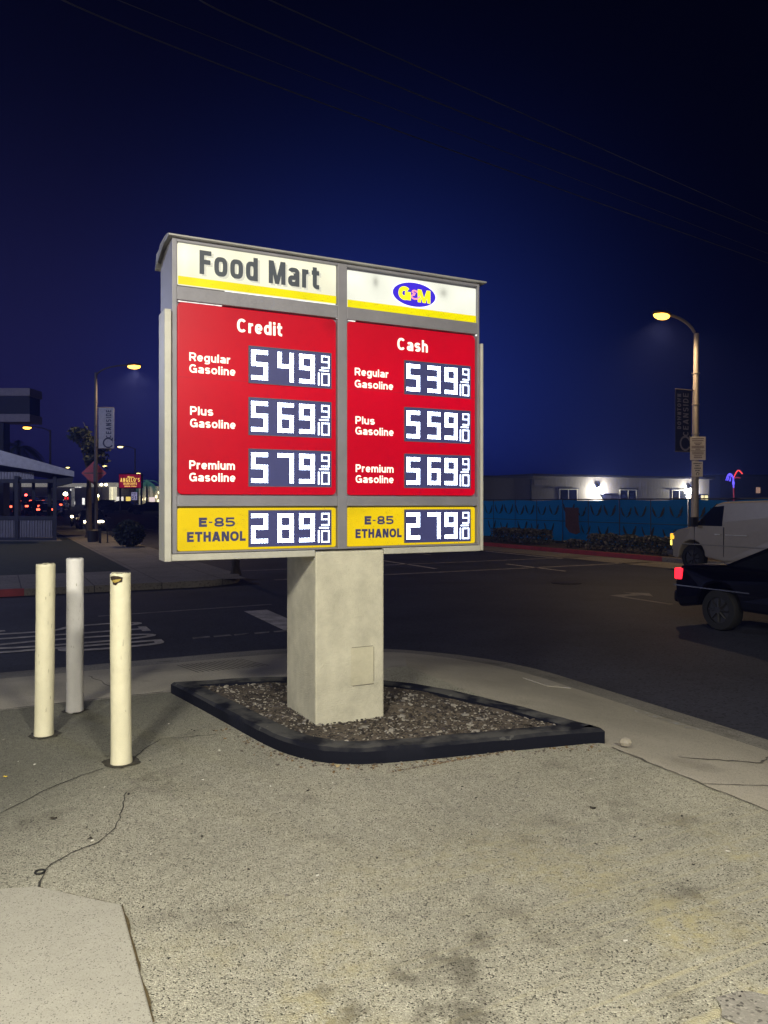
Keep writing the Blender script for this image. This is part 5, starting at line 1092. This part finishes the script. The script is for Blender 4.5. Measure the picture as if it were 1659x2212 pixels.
board('lit_board', 'red lit board under the brightest lamp at the end of the patio', 139, 147.5, 1073.5, 1079, 112, mat('red_lit_board', (.5, .02, .02), .5, emit=(1, .02, .015), es=1.3))
board('price_board', 'tall pale fuel price board with white lit rows beyond the patio', 154, 160.5, 1054, 1094, 116, mat('pale_price_board', (.4, .4, .42), .6, emit=(.20, .20, .2), es=.6, var=.8, scale=1.2))
# bright floodlights under the far canopy
for x, y, Y, r, lab in ((141.5, 1067, 110, .36, 'brightest yellow floodlight above the red lit board'), (209.5, 1071, 106, .30, 'bright yellow floodlight above the yellow lit board'), (219, 1047, 124, .26, 'pair of white floodlights right of the diamond sign'), (118, 1054, 120, .13, 'tiny white floodlight at the corner of the patio opening')):
    P0 = at(x, y, Y); t = thing('floodlight', lab, 'floodlight', P0, 0, 'floodlights on the far forecourt'); b = MB(); b.ball((0, 0, 0), r, r * .5, r * .8, 10)
    if 'pair' in lab: b.ball((.75, 0, 0), r, r * .5, r * .8, 10)
    b.build('lens', mat('flood_lit', (1, 1, .8), .4, emit=(1, .88, .50), es=14), t); b = MB(); b.tube([(0, .25, 0), (0, .25, street_z(Y * .93) - .1 - P0.z)], .07, 6); b.build('pole', GALD, t)
# ------------------------------------------------------------------ traffic and parked cars far down the street
GREYP = mat('grey_car_paint', (.05, .05, .06), .25, .4, coat=.5); BLKC = mat('black_car_paint', (.012, .012, .016), .25, .3, coat=.5)
def road_car(x, Y, lab, rot, paint, head=None, tail=None, grp=None, z=None, name='parked_car'):
    P0 = at(x, 1085, Y); P0.z = z if z is not None else street_z(-P0.x * .448 + Y * .894) + .02
    return sedan(lab, 'car', P0, rot, paint, head, tail, grp, name)
road_car(196, 56, 'oncoming car with warm headlights behind the street tree', R(-64), BLKC, head=HEADL, name='oncoming_car')
road_car(327, 88, 'dark car parked right of the speed limit sign', R(180), BLKC, grp='cars parked across the main street')
road_car(262, 92, 'dark car parked under the white and yellow lit boards', R(180), BLKC, grp='cars parked across the main street')
road_car(226, 98, 'grey car parked under the yellow floodlight', R(180), GREYP, grp='cars parked across the main street')
for x, y, Y, lab in ((22, 1094, 74, 'car with one wide red tail light seen low through the patio'), (66, 1082, 96, 'car with small red tail lights seen high in the patio opening'), (92, 1082, 108, 'car with twin bright red tail lights right of the middle patio post'), (84, 1093, 84, 'car with orange brake lights seen in the middle of the patio opening'), (110, 1100, 78, 'car with red tail lights beside the right patio post'), (129, 1090, 100, 'car with bright red tail lights just right of the patio post')):
    P0 = at(x, y, Y); road_car(x, Y, lab, R(100), BLKC, tail=TAILB, z=P0.z - .84, grp='queue of cars on the far street', name='queuing_car')
t = thing('traffic_light', 'red traffic light glowing above the queue of cars', 'traffic light', Vector((at(57, 1085, 104).x, 104, street_z(96)))); zt = EYE + (HZ - 1070) * 104 / F - street_z(96)
b = MB(); b.tube([(0, .2, 0), (0, .2, zt + .6)], .08, 6); b.build('pole', GALD, t); b = MB(); b.box(-.2, .2, -.1, .15, zt - .8, zt + .35); b.build('housing', BLKP, t); b = MB(); b.ball((0, -.12, zt), .2, .08, .2, 10); b.build('red_lens', mat('red_signal', (1, .1, .1), .3, emit=(1, .06, .05), es=14), t)
t = thing('motorcycle', 'motorcycle with small lights beside the oncoming car', 'motorcycle', Vector((at(156, 1085, 60).x, 60, -.48)), R(-70))
for x in (-.65, .68):
    b = MB(); b.tube([(x + .3 * math.cos(k * math.pi / 8), 0, .31 + .3 * math.sin(k * math.pi / 8)) for k in range(17)], .06, 6); b.build('wheel', TYRE, t)
b = MB(); b.prism([(-.75, .55), (-.3, .35), (.3, .35), (.5, .75), (.2, 1.0), (-.2, .82), (-.8, .85)], 'y', -.14, .14); b.tube([(.68, 0, .31), (.45, 0, 1.05)], .04, 6); b.build('body', BLKC, t, bevel=.04); b = MB(); b.tube([(.42, -.36, 1.08), (.47, 0, 1.05), (.42, .36, 1.08)], .025, 6); b.build('handlebar', BLKP, t)
b = MB(); b.ball((.62, 0, .92), .09, .11, .1, 8); b.build('headlight', mat('warm_small_lamp', (1, .9, .7), .3, emit=(1, .8, .5), es=14), t)

# ------------------------------------------------------------------ overhead cables
WIRE = mat('cable', (.045, .045, .055), .6, .2)
def cable(label, pts, r=.012):
    """pts = (x, y, distance)"""
    P = [at(*p) for p in pts]; a, m_, c = P; q = []
    for k in range(-8, 41):
        t_ = k / 24
        if t_ < 0: q.append(a + (m_ * 4 - a * 3 - c) * t_ * .9); continue
        if t_ > 1: q.append(c + (c * 3 - m_ * 4 + a) * (t_ - 1) * .9); continue
        q.append(a * ((1 - t_) * (1 - 2 * t_)) + m_ * (4 * t_ * (1 - t_)) + c * (t_ * (2 * t_ - 1)))
    b = MB(); b.tube(q, r, 6, cap=False); return tag(b.build('overhead_cable', WIRE), label, 'cable', 'overhead cables')
cable('lowest of the long overhead cables crossing the sky', ((135, 0, 11), (600, 187, 15), (1200, 405, 20)))
cable('thin faint overhead cable just above the lowest one', ((255, 0, 11), (700, 176, 15), (1290, 405, 20)), .007)
cable('brightest overhead cable, third up from the price sign', ((432, 0, 11), (760, 146, 14.5), (1310, 367, 20)))
cable('uppermost overhead cable crossing the sky', ((583, 0, 11), (900, 143, 14.5), (1320, 330, 20)), .010)
# small things lying on the lot
b = MB(); c = G(86, 1883, .006); b.tube([(c.x + .019 * math.cos(k * math.pi / 9), c.y + .019 * math.sin(k * math.pi / 9), .006) for k in range(19)], .004, 6); tag(b.build('rubber_ring', mat('black_rubber', (.01, .01, .01), .6)), 'small black rubber ring lying on the asphalt near the concrete pad', 'ring')
def scrap(x, y, s, m, label, name, cat, grp=None):
    c = G(x, y); b = MB(); n_ = 9; a0 = random.uniform(0, 6); ring_ = [(c.x + s * random.uniform(.6, 1.1) * math.cos(a0 + k * 6.283 / n_), c.y + .6 * s * random.uniform(.6, 1.1) * math.sin(a0 + k * 6.283 / n_), .004 + random.uniform(0, .012)) for k in range(n_)]
    b.add([(c.x, c.y, .012)] + ring_, [(0, 1 + k, 1 + (k + 1) % n_) for k in range(n_)]); tag(b.build(name, m), label, cat, grp)
scrap(12, 1681, .016, mat('yellow_scrap', (.85, .62, .05), .5), 'bright yellow scrap lying at the left edge of the lot', 'yellow_scrap', 'scrap')
DL = mat('dark_leaf_litter', (.035, .028, .02), .9); YL_ = mat('tan_leaf', (.42, .33, .18), .8)
scrap(1283, 2030 - 0, .0, DL, '', '_', '') if False else None
scrap(1281, 1748, .022, DL, 'dark fallen leaf alone in the middle of the lot', 'fallen_leaf', 'leaf', 'fallen leaves'); scrap(116, 1771, .02, DL, 'dark fallen leaf left of the long crack', 'fallen_leaf', 'leaf', 'fallen leaves'); scrap(194, 1815, .018, DL, 'dark fallen leaf beside the bend of the long crack', 'fallen_leaf', 'leaf', 'fallen leaves'); scrap(730, 1657, .022, YL_, 'tan fallen leaf just in front of the rounded curb', 'fallen_leaf', 'leaf', 'fallen leaves')
b = MB(); b.ball((0, 0, .025), .045, .03, .03, 9); o = b.build('stone', mat('pebble', (.32, .29, .24), .9)); o.location = pq(3.60, 3.72, -.015); tag(o, 'round stone beside the pointed corner of the planter curb', 'stone')

# ------------------------------------------------------------------ thin blue haze added to make sign and lamps glow
b = MB(); b.box(-600, 600, -600, 600, -2, 16)
hz = bpy.data.materials.new('haze'); hz.use_nodes = True; hn = hz.node_tree; hn.nodes.clear()
pv = N(hn, 'ShaderNodeVolumePrincipled'); pv.inputs['Color'].default_value = (0.16, 0.24, 1.0, 1); pv.inputs['Density'].default_value = 0.003; pv.inputs['Anisotropy'].default_value = 0.75
ho = N(hn, 'ShaderNodeOutputMaterial'); hn.links.new(pv.outputs[0], ho.inputs['Volume'])
tag(b.build('haze', hz), kind='stuff')
